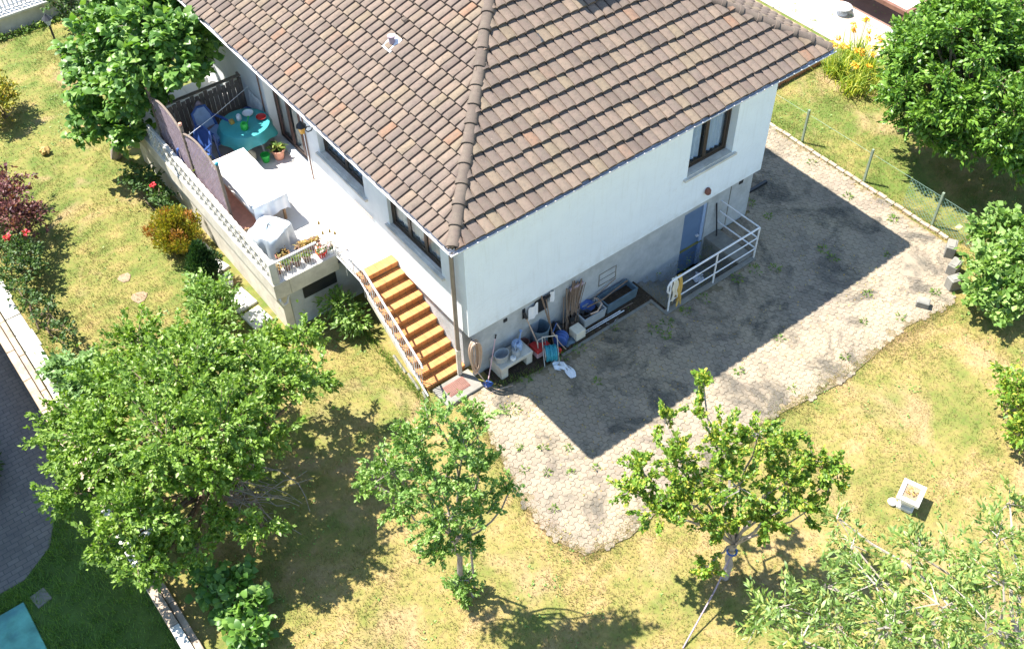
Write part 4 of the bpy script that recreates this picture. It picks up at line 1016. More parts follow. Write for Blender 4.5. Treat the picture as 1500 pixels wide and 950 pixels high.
for i in range(26):
    bx_ = 2.30 + .34 * rs.random(); tx_ = bx_ + .12 + .34 * rs.random(); MB().tube([(bx_, -.18 + .2 * rs.random() - .1, .01), ((bx_ + tx_) / 2, -.06, .5), (tx_, .06 - .03 * rs.random(), .82 + .4 * rs.random())], .007 + .013 * rs.random(), 5).build('stick', M['stick_wood'], sb)
MB().box(2.62, 2.98, .02, .06, .98, 1.06).build('cross_lath', M['lavender_paint'], sb)
def trough(name, x0, x1, y0, y1, h, mat, label, inner):
    t = thing(name, label, 'trough', ((x0 + x1) / 2, (y0 + y1) / 2, 0)); e = .03
    mb = MB(); b = .03
    o_ = [(x0 + b, y0 + b, 0), (x1 - b, y0 + b, 0), (x1 - b, y1 - b, 0), (x0 + b, y1 - b, 0), (x0, y0, h), (x1, y0, h), (x1, y1, h), (x0, y1, h),
          (x0 + e, y0 + e, h), (x1 - e, y0 + e, h), (x1 - e, y1 - e, h), (x0 + e, y1 - e, h), (x0 + b + e, y0 + b + e, .04), (x1 - b - e, y0 + b + e, .04), (x1 - b - e, y1 - b - e, .04), (x0 + b + e, y1 - b - e, .04)]
    f_ = [(3, 2, 1, 0)] + [(a + k, a + (k + 1) % 4, a + 4 + (k + 1) % 4, a + 4 + k) for a in (0, 4, 8) for k in range(4)] + [(12, 13, 14, 15)]
    mb.add(o_, f_).build('trough_body', mat, t)
    MB().add([(x0 + .05, y0 + .05, h * .55), (x1 - .05, y0 + .05, h * .55), (x1 - .05, y1 - .05, h * .55), (x0 + .05, y1 - .05, h * .55)], [(0, 1, 2, 3)]).build('contents', inner, t)
    return t
trough('mortar_trough', 2.74, 3.36, -.34, .03, .3, M['grey_plastic'], 'grey trough heaped with pots beside the stick bundle', M['soil'])
trough('zinc_trough', 3.40, 4.28, -.33, .05, .32, M['slate_plastic'], 'long dark slate trough with a pole across its top', M['soil'])
single('blue_basin', MB().lathe([(.1, 0), (.17, .12), (.18, .13), (.15, .1), (.001, .03)], (3.05, -.05, .22), 18), M['blue_plastic'], 'blue basin sitting in the grey trough', 'basin', smooth=True)
single('coiled_pipe', MB().tube([(2.9 + .09 * math.cos(a), -.2 + .07 * math.sin(a), .27 + .01 * a) for a in np.linspace(0, 9, 30)], .018, 6), M['black'], 'black coil of pipe lying in the grey trough', 'pipe', smooth=True)
single('bent_pipe', MB().tube([(2.95, -.28, .33), (3.1, -.33, .36), (3.32, -.22, .37), (3.34, -.05, .37), (3.28, .0, .37)], .018, 6), M['hose_beige'], 'bent beige pipe across the end of the grey trough', 'pipe', smooth=True)
single('bamboo_pole', MB().tube([(3.0, -.1, .36), (3.4, -.16, .40), (3.8, -.12, .42), (4.2, -.05, .38)], .018, 6), M['stick_wood'], 'crooked wooden pole laid over the dark trough', 'pole', smooth=True)
single('garden_stake', MB().tube([(3.3, .02, .36), (3.95, .06, .52)], .012, 6), M['stick_wood'], 'thin straight stake resting on the dark trough along the wall', 'stake')
for i, (dx, dy, ln, m, lb) in enumerate(((0, 0, 1.05, 'white_plastic', 'white plastic pole on the ground, nearest the dark trough'), (.02, -.045, 1.1, 'white_plastic', 'white plastic pole on the ground, outermost of the pair'), (1.02, .01, .4, 'stick_wood', 'short bare stick on the ground past the white poles'))):
    single('ground_pole', MB().tube([(2.66 + dx, -.39 + dy, .02), (2.66 + dx + ln, -.405 + dy, .03)], .014, 6), M[m], lb, 'pole')
single('white_tray', MB().box(2.38, 2.64, -.50, -.24, .0, .26, .01), M['cloth_cream'], 'cream plastic box standing at the end of the white poles', 'box')
wn = MB(); rw = random.Random(9)
for k in range(7):
    cx, cy = 3.1 + .5 * rw.random(), -.5 + .06 * rw.random(); wn.tube([(cx + .17 * math.cos(a), cy + .06 * math.sin(a), .015 + .02 * rw.random()) for a in np.linspace(0, 6.28, 14)[:-1]], .003, 4, closed=True)
single('wire_tangle', wn, M['bronze'], 'tangle of thin wire lying beside the white poles', 'wire')
def rag(pts, mat, label, name='rag', seed=0):
    rg = random.Random(seed); mb = MB(); n = 14; m = 5; P_ = [Vector(p) for p in pts]
    def fn(u, v):
        t = u * (len(P_) - 1); i = min(int(t), len(P_) - 2); p = P_[i].lerp(P_[i + 1], t - i); d = (P_[i + 1] - P_[i]).normalized(); s = Vector((-d.y, d.x, 0))
        wd = .13 * (1.0 - .5 * abs(2 * u - .7)) + .035 * math.sin(9 * u)
        q = p + s * wd * (2 * v - 1); return (q.x, q.y, q.z + .018 + .014 * math.sin(14 * v + 8 * u) + .012 * math.sin(17 * u))
    return single(name, mb.grid(fn, n, 8), mat, label, 'cloth', smooth=True)
rag([(1.56, -.74, .03), (1.70, -.80, .03), (1.76, -.95, .03), (1.70, -1.22, .03)], M['cloth_white'], 'crumpled white cloth lying on the pavers by the wall', seed=1)
rag([(6.25, -.35, WELLZ), (6.4, -.2, WELLZ + .02), (6.5, -.15, WELLZ)], M['cloth_white'], 'white cloth lying before the blue cellar door', seed=2)
leaner('dark_bar', (7.0, -.05, .09), (6.98, .09, 1.0), .018, M['black'], 'black iron bar leaning on the wall beside the blue door', 'bar')
single('black_sack', MB().lathe([(.12, 0), (.17, .06), (.15, .2), (.06, .3), (.03, .34)], (2.22, -.02, 0), 14, wob=lambda a, t: 1 + .14 * math.sin(4 * a + 5 * t)), M['black'], 'black rubbish sack between the blue reel and the sticks', 'sack', smooth=True)
tub('stacked_pot', (1.36, -.02, .0), .1, .34, M['dark_clay'], 'dark clay pot squeezed between bench and red crate', 'pot')
tub('rubble_bucket', (2.56, -.1, .27), .1, .16, M['black'], 'black bucket standing on the end of the grey trough', 'bucket')
single('folded_tarp', MB().grid(lambda u, v: (2.12 + .3 * u, -.5 + .2 * v, .02 + .06 * math.sin(math.pi * u) ** .5 * math.sin(math.pi * v) ** .5 + .015 * math.sin(11 * u + 7 * v)), 10, 8), M['slate_plastic'], 'folded dark sheet on the ground beside the blue hose reel', 'sheet', smooth=True)
# railing round the cellar steps
rl = thing('stairwell_railing', 'white tubular railing with three rails round the cellar steps', 'railing', (5.8, -1.06, 0))
ry = -1.06
for x in (4.5, 5.87, 7.17): MB().tube([(x, ry, .03), (x, ry, .97 if x > 4.6 else .93)], .02, 8).build('post', M['white_metal'], rl)
MB().tube([(4.47, ry, .62), (4.41, ry, .7), (4.41, ry, .86), (4.47, ry, .94), (4.55, ry, .97), (7.17, ry, .97)], .022, 8).build('top_rail', M['white_metal'], rl, True)
for zz in (.34, .66): MB().tube([(4.5, ry, zz), (7.17, ry, zz)], .015, 6).build('rail', M['white_metal'], rl)
for zz in (.34, .66, .97): MB().tube([(7.17, ry, zz), (7.15, .095, zz)], .018, 6).build('return_rail', M['white_metal'], rl)
def hang(x, w_, z0, mat, label, seed):
    mb = MB(); 
    def fn(u, v):
        side = -1 if v < .5 else 1; d = abs(v - .5) * 2
        return (x + w_ * u + .02 * math.sin(12 * d + 4 * u), ry + side * (.028 + .03 * d + .015 * math.sin(10 * u)) + (.0), .995 - d * (.995 - z0) * (1 + .12 * math.sin(7 * u + seed)))
    return single('hanging_rag', mb.grid(fn, 10, 20), mat, label, 'cloth', smooth=True)
hang(4.52, .16, .45, M['cloth_cream'], 'cream rag hanging over the end of the white railing', 1)
hang(4.69, .12, .18, M['cloth_yellow'], 'mustard yellow rag hanging over the white railing', 2)
MB().box
dk = single('drain_cover', MB().box(8.75, 9.35, .55, .62, .03, .1), M['black'], 'dark steel bar lying on the pavers behind the house corner', 'bar')

# ------------------------------------------------------------------ fences, walls and the corner blocks
FX = 11.25
wf = thing('wire_fence', 'low green wire mesh fence between yard and side lawn', 'fence', (FX, -1, 0))
for y in (7.1, 5.1, 3.12, 1.13, -.86, -2.87):
    MB().box(FX - .025, FX + .025, y - .025, y + .025, 0, 1.0).build('post', M['green_post'], wf)
mb = MB(); wx = FX + .01
for i in range(-60, 60):
    pass
# chain link from the last posts on into the shrub
def mesh_wire(y0, y1, h, x_at, step=.11, r=.004):
    mb = MB(); n = int((y0 - y1) / step)
    for i in range(-int(h / step), n + 1):
        for sgn in (1, -1):
            pts = []
            a0 = y0 - i * step if sgn > 0 else y0 - i * step - h
            for t in (0, 1):
                pass
            ya, yb = (y0 - i * step, y0 - i * step - h) if sgn > 0 else (y0 - i * step - h, y0 - i * step)
            za, zb = 0.03, h
            # clip to the panel
            lo, hi = min(y0, y1), max(y0, y1)
            t0, t1 = 0., 1.
            for t in (0,):
                d = yb - ya
                ts = sorted(((lo - ya) / d, (hi - ya) / d)); t0, t1 = max(0, ts[0]), min(1, ts[1])
            if t1 - t0 > .03:
                pa = (x_at(ya + d * t0), ya + d * t0, za + (zb - za) * t0); pb = (x_at(ya + d * t1), ya + d * t1, za + (zb - za) * t1); mb.tube([pa, pb], r, 3, caps=False)
    return mb
mesh_wire(-2.0, -4.6, .85, lambda y: wx).build('wire_mesh', M['wire'], wf)
MB().tube([(wx, 7.0, .87), (wx, -4.6, .87)], .004, 4).build('top_wire', M['wire'], wf)
eb = thing('lawn_edging', 'long reddish brick edging strip under the wire fence', 'edging', (FX - .1, 1, 0))
yy = 10.5; k = 0
bme = [MB().box(-.05, .05, -.12, .12, 0, .05 + .006 * q, .008).mesh('edging_brick', M['coping'] if q else M['path']) for q in range(3)]
while yy > -3.4:
    o = link('edging_brick', bme[(k * 7) % 3], eb); o.location = (random.gauss(0, .008), yy - 1, 0); o.rotation_euler = (0, 0, random.gauss(0, .04)); yy -= .255; k += 1
# concrete corner blocks holding the shrub bed
for i, (x, y, rz, sx, h, lb) in enumerate(((10.75, -3.72, .5, .34, .34, 'grey concrete block at the fence end of the shrub bed edge'), (10.35, -4.12, .2, .36, .30, 'grey concrete block in the middle of the shrub bed edge'), (9.95, -4.42, -.3, .34, .32, 'grey concrete block at the lawn end of the shrub bed edge'))):
    t = thing('concrete_block', lb, 'block', (x, y, 0), rz)
    link('block_body', MB().box(-sx / 2, sx / 2, -.11, .11, 0, h, .015).mesh('block_body', M['concrete']), t)
    link('block_rim', MB().box(-sx / 2 + .04, sx / 2 - .04, -.07, .07, h + .001, h + .02, .005).mesh('block_rim', M['concrete']), t)
single('broken_paver', MB().box(8.85, 9.05, -4.5, -4.22, .03, .2, .02, .5), M['concrete'], 'lone grey stone lying at the lawn edge of the yard', 'stone')
sheet('yard_slab', [(9.35, -3.5), (9.6, -3.86), (10.25, -3.5), (10.0, -3.1)], .04, M['paver'])
# boundary wall on the left with white stepping slabs
bw = thing('boundary_wall', 'low weathered garden wall along the neighbouring driveway', 'wall', (-7.2, 5, 0))
rgc = random.Random(4); y = -14
while y < 18.5:
    l_ = .98; MB().box(-7.30, -7.135, y, y + l_ - .012, LOW - .1, .20 + rgc.uniform(-.004, .004), .01).build('coping_stone', M['white_stone'] if (rgc.random() < .3 and y < 1) else M['coping'], bw); y += l_
y = -14
while y < 18.5:
    MB().box(-7.125, -7.0, y, y + 1.2 - .01, -.1, .13 + rgc.uniform(-.004, .004), .012).build('ledge_stone', M['coping'], bw); y += 1.2
sp = thing('slab_path', 'row of white stone slabs along the inside of the garden wall', 'path', (-6.8, 4, 0)); y = .7
while y < 10.5:
    MB().box(-6.97, -6.63 + rgc.uniform(-.03, .03), y, y + .56, -.02, .035 + rgc.uniform(0, .012), .01, rgc.gauss(0, .02)).build('slab', M['white_stone'], sp); y += .585
# stepping stones, terrace foot slabs
for i, (x, y, s, lb) in enumerate(((-4.38, 7.35, .15, 'round pale stepping stone in the upper lawn, farther from the garden shrubs'), (-4.37, 6.57, .18, 'larger round pale stepping stone in the upper lawn, closer to the big tree'))):
    single('stepping_stone', MB().lathe([(s, 0), (s, .012), (s * .9, .02)], (x, y, 0), 9, wob=lambda a, t: 1 + .12 * math.sin(3 * a + i)), M['soil_light'], lb, 'stone')
rgs = random.Random(8)
for i, (x, y, sx, sy, lb) in enumerate(((-2.62, 7.0, .4, .5, 'pale slab at the terrace foot beside the golden juniper'), (-2.6, 6.35, .42, .5, 'pale slab at the terrace foot beside the upright conifer'), (-2.66, 5.05, .5, .62, 'large white slab at the terrace foot near the corner'), (-2.62, 4.35, .46, .55, 'white slab at the terrace corner by the drain pipe'))):
    single('foot_slab', MB().box(x - sx / 2, x + sx / 2, y - sy / 2, y + sy / 2, -.02, .07, .012, rgs.gauss(0, .1)), M['white_stone'], lb, 'slab')
tub('white_bucket', (-2.62, 5.68, .0), .13, .24, M['cloth_white'], 'upturned pale bucket between slabs at the terrace foot')
single('garden_rock', MB().lathe([(.2, 0), (.22, .1), (.14, .24), (.03, .28)], (-2.28, 15.8, 0), 9, wob=lambda a, t: 1 + .2 * math.sin(2 * a + 3 * t)), M['concrete'], 'rough grey rock at the foot of the black lamp post', 'rock')
# stone planter in the lawn
ur = thing('stone_planter', 'white square stone planter standing alone in the dry lawn', 'planter', (4.64, -7.35, 0), .35)
def U(mb, n, m): return link(n, mb.mesh(n, m), ur)
U(MB().box(-.2, .2, -.15, .15, 0, .07, .01), 'foot', M['white_stone']); U(MB().add([(x * a, y * b, z) for a, b, z in ((.13, .1, .071), (.17, .14, .3)) for x, y in ((-1, -1), (1, -1), (1, 1), (-1, 1))], [(0, 1, 5, 4), (1, 2, 6, 5), (2, 3, 7, 6), (3, 0, 4, 7), (3, 2, 1, 0)]), 'bowl', M['white_stone'])
rim = MB()
for a in ((-.25, .25, -.21, -.13), (-.25, .25, .13, .21), (-.25, -.16, -.128, .128), (.16, .25, -.128, .128)): rim.box(*a, .301, .37, .008)
U(rim, 'rim', M['white_stone']); U(MB().box(-.16, .16, -.13, .13, .29, .34), 'soil', M['soil_light'])
Vv, Ff, Aa = leaf_arrays(blob_pts((0, 0, .35), (.13, .1, .03), 60, rng), .06, .4, rng); link('dried_plants', npmesh('dried_plants', Vv, Ff, M['leaf_dry'], {'rnd': Aa}), ur)
single('white_stone_lump', MB().lathe([(.07, 0), (.09, .06), (.05, .12), (.01, .14)], (4.42, -7.18, 0), 10), M['white_stone'], 'small white stone beside the square planter', 'stone', smooth=True)
# lamp post and street wall
lp = thing('lamp_post', 'thin black garden lamp post with a lantern head in the upper lawn', 'lamp', (-2.24, 16.2, 0))
MB().tube([(-2.24, 16.2, 0), (-2.24, 16.2, 1.38)], .03, 8).build('post', M['black'], lp); MB().lathe([(.07, 0), (.08, .02), (.02, .05)], (-2.24, 16.2, 0.001), 10).build('foot', M['black'], lp)
lh = MB().lathe([(.04, 0), (.12, .17), (.12, .18)], (-2.24, 16.2, 1.38), 8).build('lantern', M['light_blue'], lp); MB().lathe([(.15, 0), (.05, .1), (.01, .16)], (-2.24, 16.2, 1.561), 8).build('lantern_cap', M['black'], lh)
sw = thing('street_wall', 'low white wall with white picket railing along the street', 'wall', (0, 19.2, 0))
MB().box(-16, 16, 19.02, 19.3, -.1, .5, .01).build('wall_base', M['pale_concrete'], sw); MB().box(-16, 16, 18.93, 19.38, .501, .57, .012).build('coping', M['white_stone'], sw)
MB().box(-16, 16, 19.24, 19.28, 1.02, 1.07).build('top_rail', M['white_metal'], sw); MB().box(-16, 16, 19.24, 19.28, .64, .69).build('bottom_rail', M['white_metal'], sw)
pk = MB().box(-.028, .028, 0, .014, .58, 1.12).mesh('picket', M['white_metal'])
for i in range(110):
    o = link('picket', pk, sw); o.location = (-6 + i * .12, .065, 0)
f2 = thing('far_fence', 'pale railing on the far side of the street', 'fence', (0, 26, 0))
MB().box(-30, 30, 26, 26.2, 0, .5).build('fence_base', M['pale_concrete'], f2); MB().box(-30, 30, 26.05, 26.1, .9, .95).build('top_rail', M['white_metal'], f2)
# neighbour on the right: path, patio, awning
sheet('garden_path', [(15.4, 2.4), (16.85, 2.4), (16.85, 14), (15.4, 14)], .012, M['path'])
sheet('flower_border', [(13.9, 3.35), (15.3, 3.35), (15.3, 14), (13.9, 14)], .008, M['soil_light'])
pe = thing('patio_edge', 'white raised edge along the brown patio', 'kerb', (16.95, 4, 0)); MB().box(16.86, 17.02, 1.0, 14, 0, .14, .01).build('edge', M['white_stone'], pe)
sheet('patio', [(17.02, .2), (24, .2), (24, 14), (17.02, 14)], .016, M['patio'])
aw = thing('patio_bench_table', 'large brown framed outdoor table with a white mottled top on the patio', 'table', (17.9, 4.2, .016))
for b_ in ((17.1, 17.22, 2.65, 6.2), (18.6, 18.72, 2.65, 6.2), (17.223, 18.597, 2.65, 2.77), (17.223, 18.597, 6.08, 6.2)): MB().box(*b_, .62, .74).build('frame', M['brown_wall'], aw)
MB().box(17.2, 18.62, 2.75, 6.1, .70, .725).build('table_top', M['white_stone'], aw)
for x in (17.12, 18.6):
    for y in (2.68, 6.08): MB().box(x, x + .1, y, y + .1, .016, .62).build('leg', M['brown_wall'], aw)
single('patio_table', MB().lathe([(.18, 0), (.04, .03), (.03, .18), (.26, .2), (.26, .23)], (16.72, 4.5, .012), 20), M['white_plastic'], 'round white pedestal table at the edge of the brown patio', 'table', smooth=True)
pc = thing('patio_chair', 'small wooden slatted chair on the brown patio', 'chair', (17.65, 2.3, .016))
for i in range(4): MB().box(17.45, 17.85, 2.0 + i * .11, 2.08 + i * .11, .42, .445).build('slat', M['wood'], pc)
for (x, y) in ((17.46, 2.02), (17.8, 2.02), (17.46, 2.36), (17.8, 2.36)): MB().box(x, x + .04, y, y + .04, .016, .419 if y < 2.2 else .85).build('leg', M['wood'], pc)
for i in range(3): MB().box(17.5, 17.8, 2.37, 2.39, .55 + i * .1, .61 + i * .1).build('back_slat', M['wood'], pc)
br = thing('brick_border', 'low orange brick border at the back of the side lawn', 'border', (13.4, 3.2, 0)); k = 0
bm = MB().box(-.1, .1, -.05, .05, 0, .065, .006).mesh('brick', M['brick'])
for lay in range(3):
    x = 11.7 + (.11 if lay % 2 else 0)
    while x < 14.3:
        o = link('brick', bm, br); o.location = (x - 13.4 + random.gauss(0, .004), random.gauss(0, .006), lay * .068); x += .212
# teal slab, manhole in the neighbour's drive
single('teal_slab', MB().box(-12.5, -9.16, -1.0, 1.3, LOW - .05, LOW + .06, .01), M['teal_slab'], 'teal painted concrete slab beside the shaded driveway', 'slab')
single('manhole', MB().box(-9.02, -8.74, 1.05, 1.36, LOW, LOW + .04, .01, .15), M['concrete'], 'square grey drain lid beside the teal slab', 'drain cover')
# neighbouring house whose shade falls on the drive
nh = thing('neighbour_house', 'tall pale neighbouring house shading the driveway', 'house', (-14, 9, LOW))
MB().box(-20, -10.4, 1.5, 22, LOW, 7.6).build('wall', M['facade'], nh)
MB().add([(-20.5, .9, 7.6), (-9.72, .9, 7.6), (-9.72, 22.6, 7.6), (-20.5, 22.6, 7.6), (-15.1, 6.0, 9.6), (-15.1, 17.4, 9.6)], [(0, 1, 4), (1, 2, 5, 4), (2, 3, 5), (3, 0, 4, 5), (3, 2, 1, 0)]).build('roof', M['dark_clay'], nh)
for y in (4, 8, 12, 16):
    for z in (1.2, 4.6):
        wn_ = MB().box(-10.42, -10.37, y, y + 1.2, z, z + 1.4).build('window', M['dark_frame'], nh); MB().box(-10.372, -10.365, y + .07, y + 1.13, z + .07, z + 1.33).build('pane', M['glass'], wn_)

# ------------------------------------------------------------------ trees and shrubs
def unit(v): return v / (np.linalg.norm(v, axis=-1, keepdims=True) + 1e-9)
def limb_path(a, b, rg, n=6, sag=.12):
    a, b = np.array(a, float), np.array(b, float); L_ = np.linalg.norm(b - a)
    mid = (a + b) / 2 + np.array([0, 0, -.0]) + rg.normal(size=3) * sag * L_; mid[2] += .05 * L_
    t = np.linspace(0, 1, n)[:, None]
    p = (1 - t) ** 2 * a + 2 * t * (1 - t) * mid + t * t * b
    p[1:-1] += rg.normal(size=(n - 2, 3)) * .02 * L_
    return p
def foliage(clumps, rg, dens, size, asp, up, twig_len=1.0, droop=0.0, spread=1.0, long6=False, lift=.35, tip_bias=.25, tw=None, roots=None, fill=0.0):
    """leaves strung along twigs that fan out from every clump centre"""
    PS = []; DS = []
    for i, (x, y, z, r) in enumerate(clumps):
        c = np.array((x, y, z)); n = int(dens * r * r); K = max(6, int(26 * (r / .5) ** 1.3)); m = max(3, n // K)
        d = rg.normal(size=(K, 3)); d[:, 2] = d[:, 2] * .75 + lift; d = unit(d); ln = r * twig_len * rg.uniform(.55, 1.12, K)
        o = c + rg.normal(size=(K, 3)) * r * .12
        for k in range(K):
            t = tip_bias + (1 - tip_bias) * rg.random(m) ** .8
            curve = np.zeros((m, 3)); curve[:, 2] = -droop * (t ** 2) * ln[k]
            p = o[k] + d[k] * (ln[k] * t)[:, None] + curve + rg.normal(size=(m, 3)) * size * .35
            PS.append(p); DS.append(np.repeat(d[k][None], m, 0))
            if tw is not None and k % 3 == 0:
                e = o[k] + d[k] * ln[k] * .9; e[2] -= droop * .8 * ln[k]; h = o[k] + d[k] * ln[k] * .5; h[2] -= droop * .25 * ln[k]
                tw.tube([o[k], h, e], [.012, .008, .004], 3, caps=False)
        if fill > 0:
            nf = int(n * fill); PS.append(c + rg.normal(size=(nf, 3)) * r * .42); DS.append(rg.normal(size=(nf, 3)))
    return leaf_arrays(np.concatenate(PS), size, asp, rg, up, np.concatenate(DS), spread, long6=long6)
def tree(name, label, base, clumps, mat, barkm, trunk_r, fork, seed, dens=3000, size=.1, asp=.6, up=.45, cat='tree', group=None, part='crown', **kw):
    rg = np.random.default_rng(seed); t = thing(name, label, cat, base, 0, group)
    tr = MB(); b = np.array(base, float); f = np.array(fork, float)
    if trunk_r > 0:
        p = limb_path(b - np.array([0, 0, .05]), f, rg, 6, .04); tr.tube(p, np.linspace(trunk_r * 1.15, trunk_r * .8, 6), 9)
    for (x, y, z, r) in clumps:
        st_ = f if trunk_r > 0 else b + rg.normal(size=3) * [.06, .06, 0]
        p = limb_path(st_, (x, y, z), rg, 6); r0 = max(.008, trunk_r * .42 if trunk_r > 0 else .018); tr.tube(p, np.linspace(r0, .012, 6), 5, caps=False)
    tw = MB(); V, F, A_ = foliage(clumps, rg, dens, size, asp, up, tw=tr, **kw)
    tr.build('trunk' if trunk_r > 0 else 'stem', barkm, t, True)
    link(part, npmesh(part, V - b, F, mat, {'rnd': A_}), t)
    return t
M['leaf_cherry'] = leafmat('apricot_leaf', G((.075, .145, .02), (.13, .23, .034), (.19, .305, .058), (.27, .38, .11)), .34, .42)
M['leaf_light'] = leafmat('light_green_leaf', G((.085, .165, .03), (.14, .25, .055), (.2, .32, .09), (.28, .39, .14)), .32, .45)
M['leaf_yellow'] = leafmat('yellow_green_leaf', G((.06, .135, .016), (.11, .21, .026), (.16, .275, .038), (.23, .32, .05), (.42, .38, .065)), .3, .45)
M['leaf_fig'] = leafmat('fig_leaf', G((.05, .125, .024), (.085, .185, .034), (.14, .265, .054), (.2, .32, .085)), .3, .42)
M['leaf_laurel'] = leafmat('laurel_leaf', G((.04, .105, .016), (.08, .175, .024), (.135, .255, .036), (.2, .33, .06)), .26, .4)
M['leaf_peach'] = leafmat('narrow_peach_leaf', G((.075, .135, .032), (.12, .205, .05), (.18, .275, .078), (.26, .35, .13), (.36, .34, .1)), .32, .45)
M['leaf_purple'] = leafmat('purple_leaf', G((.045, .018, .025), (.09, .03, .04), (.17, .06, .07), (.24, .11, .09)), .25)
M['leaf_rose'] = leafmat('rose_leaf', G((.03, .07, .02), (.06, .12, .03), (.1, .17, .05)), .25)
M['leaf_euph'] = leafmat('pale_spurge_leaf', G((.10, .19, .06), (.15, .26, .09), (.2, .32, .12)), .25)
M['leaf_gold'] = leafmat('golden_conifer', G((.10, .14, .02), (.22, .23, .025), (.34, .3, .03), (.42, .3, .05)), .2)
M['leaf_orange'] = leafmat('scorched_conifer', G((.3, .15, .05), (.42, .2, .07), (.3, .22, .06)), .2)
M['leaf_dark'] = leafmat('dark_conifer', G((.015, .05, .02), (.03, .08, .025), (.06, .12, .04)), .15)
M['leaf_hedge'] = leafmat('hedge_leaf', G((.02, .05, .015), (.04, .09, .02), (.07, .13, .03)), .2)
M['leaf_lily'] = leafmat('lily_blade', G((.10, .19, .02), (.2, .29, .03), (.33, .37, .05), (.45, .42, .08)), .35)
M['leaf_weed'] = leafmat('weed_leaf', G((.06, .13, .02), (.11, .2, .03), (.2, .27, .05)), .3)

ADD_BIG = [(-7.32, 2.78, 1.5, 0.45), (-6.98, 1.04, 1.8, 0.5), (-7.1, 0.06, 1.7, 0.45), (-7.52, 1.97, 1.5, 0.42), (-7.02, -0.55, 1.5, 0.4), (-6.89, 2.7, 1.8, 0.5), (-6.7, 0.7, 2.0, 0.5), (-6.95, -.85, 1.3, .4), (-6.3, -.9, 1.3, .38), (-5.75, -.75, 1.5, .4)]
BIG = [(-7.04, 1.56, 2.2, 0.75), (-6.1, 2.14, 2.4, 0.8), (-7.55, 0.98, 1.9, 0.6), (-5.41, 2.82, 2.4, 0.7), (-5.09, 0.92, 3.0, 0.9), (-4.26, 2.44, 2.3, 0.6), (-5.96, 0.15, 3.0, 0.9), (-6.9, -0.11, 2.2, 0.7), (-5.04, -0.22, 3.0, 0.8), (-3.89, 0.39, 2.6, 0.8), (-2.86, 1.24, 2.2, 0.55), (-3.35, 1.85, 2.0, 0.5), (-3.21, 0.27, 2.2, 0.5), (-4.52, -0.43, 2.4, 0.6), (-5.24, -0.74, 2.2, 0.4), (-7.56, -0.18, 1.7, 0.45), (-7.23, -0.78, 1.5, 0.42), (-5.29, -1.4, 1.6, 0.45), (-6.52, -0.59, 1.8, 0.45), (-6.5, 1.2, 2.6, .8), (-5.7, 1.5, 2.8, .8), (-4.5, 1.5, 2.7, .8), (-3.9, 1.2, 2.3, .6), (-5.5, -.5, 2.6, .6), (-4.3, .2, 2.8, .6), (-6.2, -.2, 2.4, .6), (-4.9, 2.3, 2.5, .6)] + ADD_BIG
tree('apricot_tree', 'wide spreading tree with dense mid green crown over the garden wall', (-5.2, .5, 0), BIG, M['leaf_cherry'], M['bark'], .15, (-5.2, .5, .9), 11, 4500, .082, .62, .42, lift=.25, fill=.05)
T2 = [(-2.91, -3.43, 4.6, 0.3), (-2.45, -3.64, 4.6, 0.28), (-3.28, -3.39, 4.2, 0.4), (-2.77, -3.88, 4.3, 0.4), (-3.61, -3.06, 3.6, 0.35), (-3.84, -2.86, 3.2, 0.3), (-3.18, -3.73, 3.8, 0.5), (-2.64, -4.01, 3.8, 0.4), (-3.67, -3.46, 3.2, 0.4), (-3.32, -4.04, 3.2, 0.5), (-2.77, -4.24, 3.1, 0.35), (-2.26, -4.26, 3.2, 0.22), (-3.51, -4.04, 2.4, 0.35), (-3.02, -4.27, 2.4, 0.3)]
tree('maple_sapling', 'slender young tree with a loose light green crown and thin trunk', (-2.91, -3.70, 0), [(x, y, z, r * 1.2) for x, y, z, r in T2], M['leaf_light'], M['bark_grey'], .05, (-2.95, -3.75, 1.9), 12, 4800, .06, .65, .42, lift=.8)
tree('trunk_shoots', 'bright green shoots growing round the foot of the slender young tree', (-2.95, -3.72, 0), [(-2.95, -3.75, .35, .3), (-3.05, -3.8, .18, .28), (-2.85, -3.8, .5, .22)], M['leaf_light'], M['bark_grey'], 0, None, 13, 3400, .09, .5, .4, cat='shrub', part='foliage')
single('tree_stake', MB().tube([(-2.72, -3.78, 0), (-2.74, -3.8, 1.7)], .022, 7), M['bark_grey'], 'thin grey stake beside the slender young tree', 'stake')
T3 = [(1.32, -4.76, 3.6, 0.25), (1.09, -4.9, 3.2, 0.2), (0.63, -4.69, 3.0, 0.25), (-0.1, -4.96, 2.6, 0.35), (-0.44, -5.03, 2.4, 0.3), (0.26, -5.34, 2.9, 0.45), (0.95, -5.65, 3.2, 0.45), (1.47, -5.89, 3.2, 0.4), (1.98, -6.1, 2.8, 0.35), (2.32, -6.6, 2.5, 0.4), (2.42, -6.86, 2.3, 0.3), (1.52, -6.57, 2.6, 0.5), (0.8, -6.17, 2.8, 0.55), (0.16, -5.82, 2.4, 0.5), (-0.25, -5.5, 2.2, 0.4), (1.06, -6.69, 2.0, 0.45), (0.54, -6.29, 2.0, 0.4), (1.77, -6.93, 2.0, 0.35), (0.19, -6.45, 1.3, 0.25)]
tree('fruit_tree', 'small vase shaped fruit tree with yellow green leaves beside the yard', (.9, -6.34, 0), T3, M['leaf_yellow'], M['bark_pale'], .07, (.98, -6.30, .95), 14, 6600, .066, .75, .4, lift=.55, twig_len=1.12)
tie = thing('tree_tie', 'blue strap tied round the fork of the small fruit tree', 'strap', (.95, -6.3, .8))
MB().tube([(.95 + .085 * math.cos(a), -6.31 + .085 * math.sin(a), .78) for a in np.linspace(0, 6.28, 12)[:-1]], .02, 5, closed=True).build('band', M['blue_plastic'], tie)
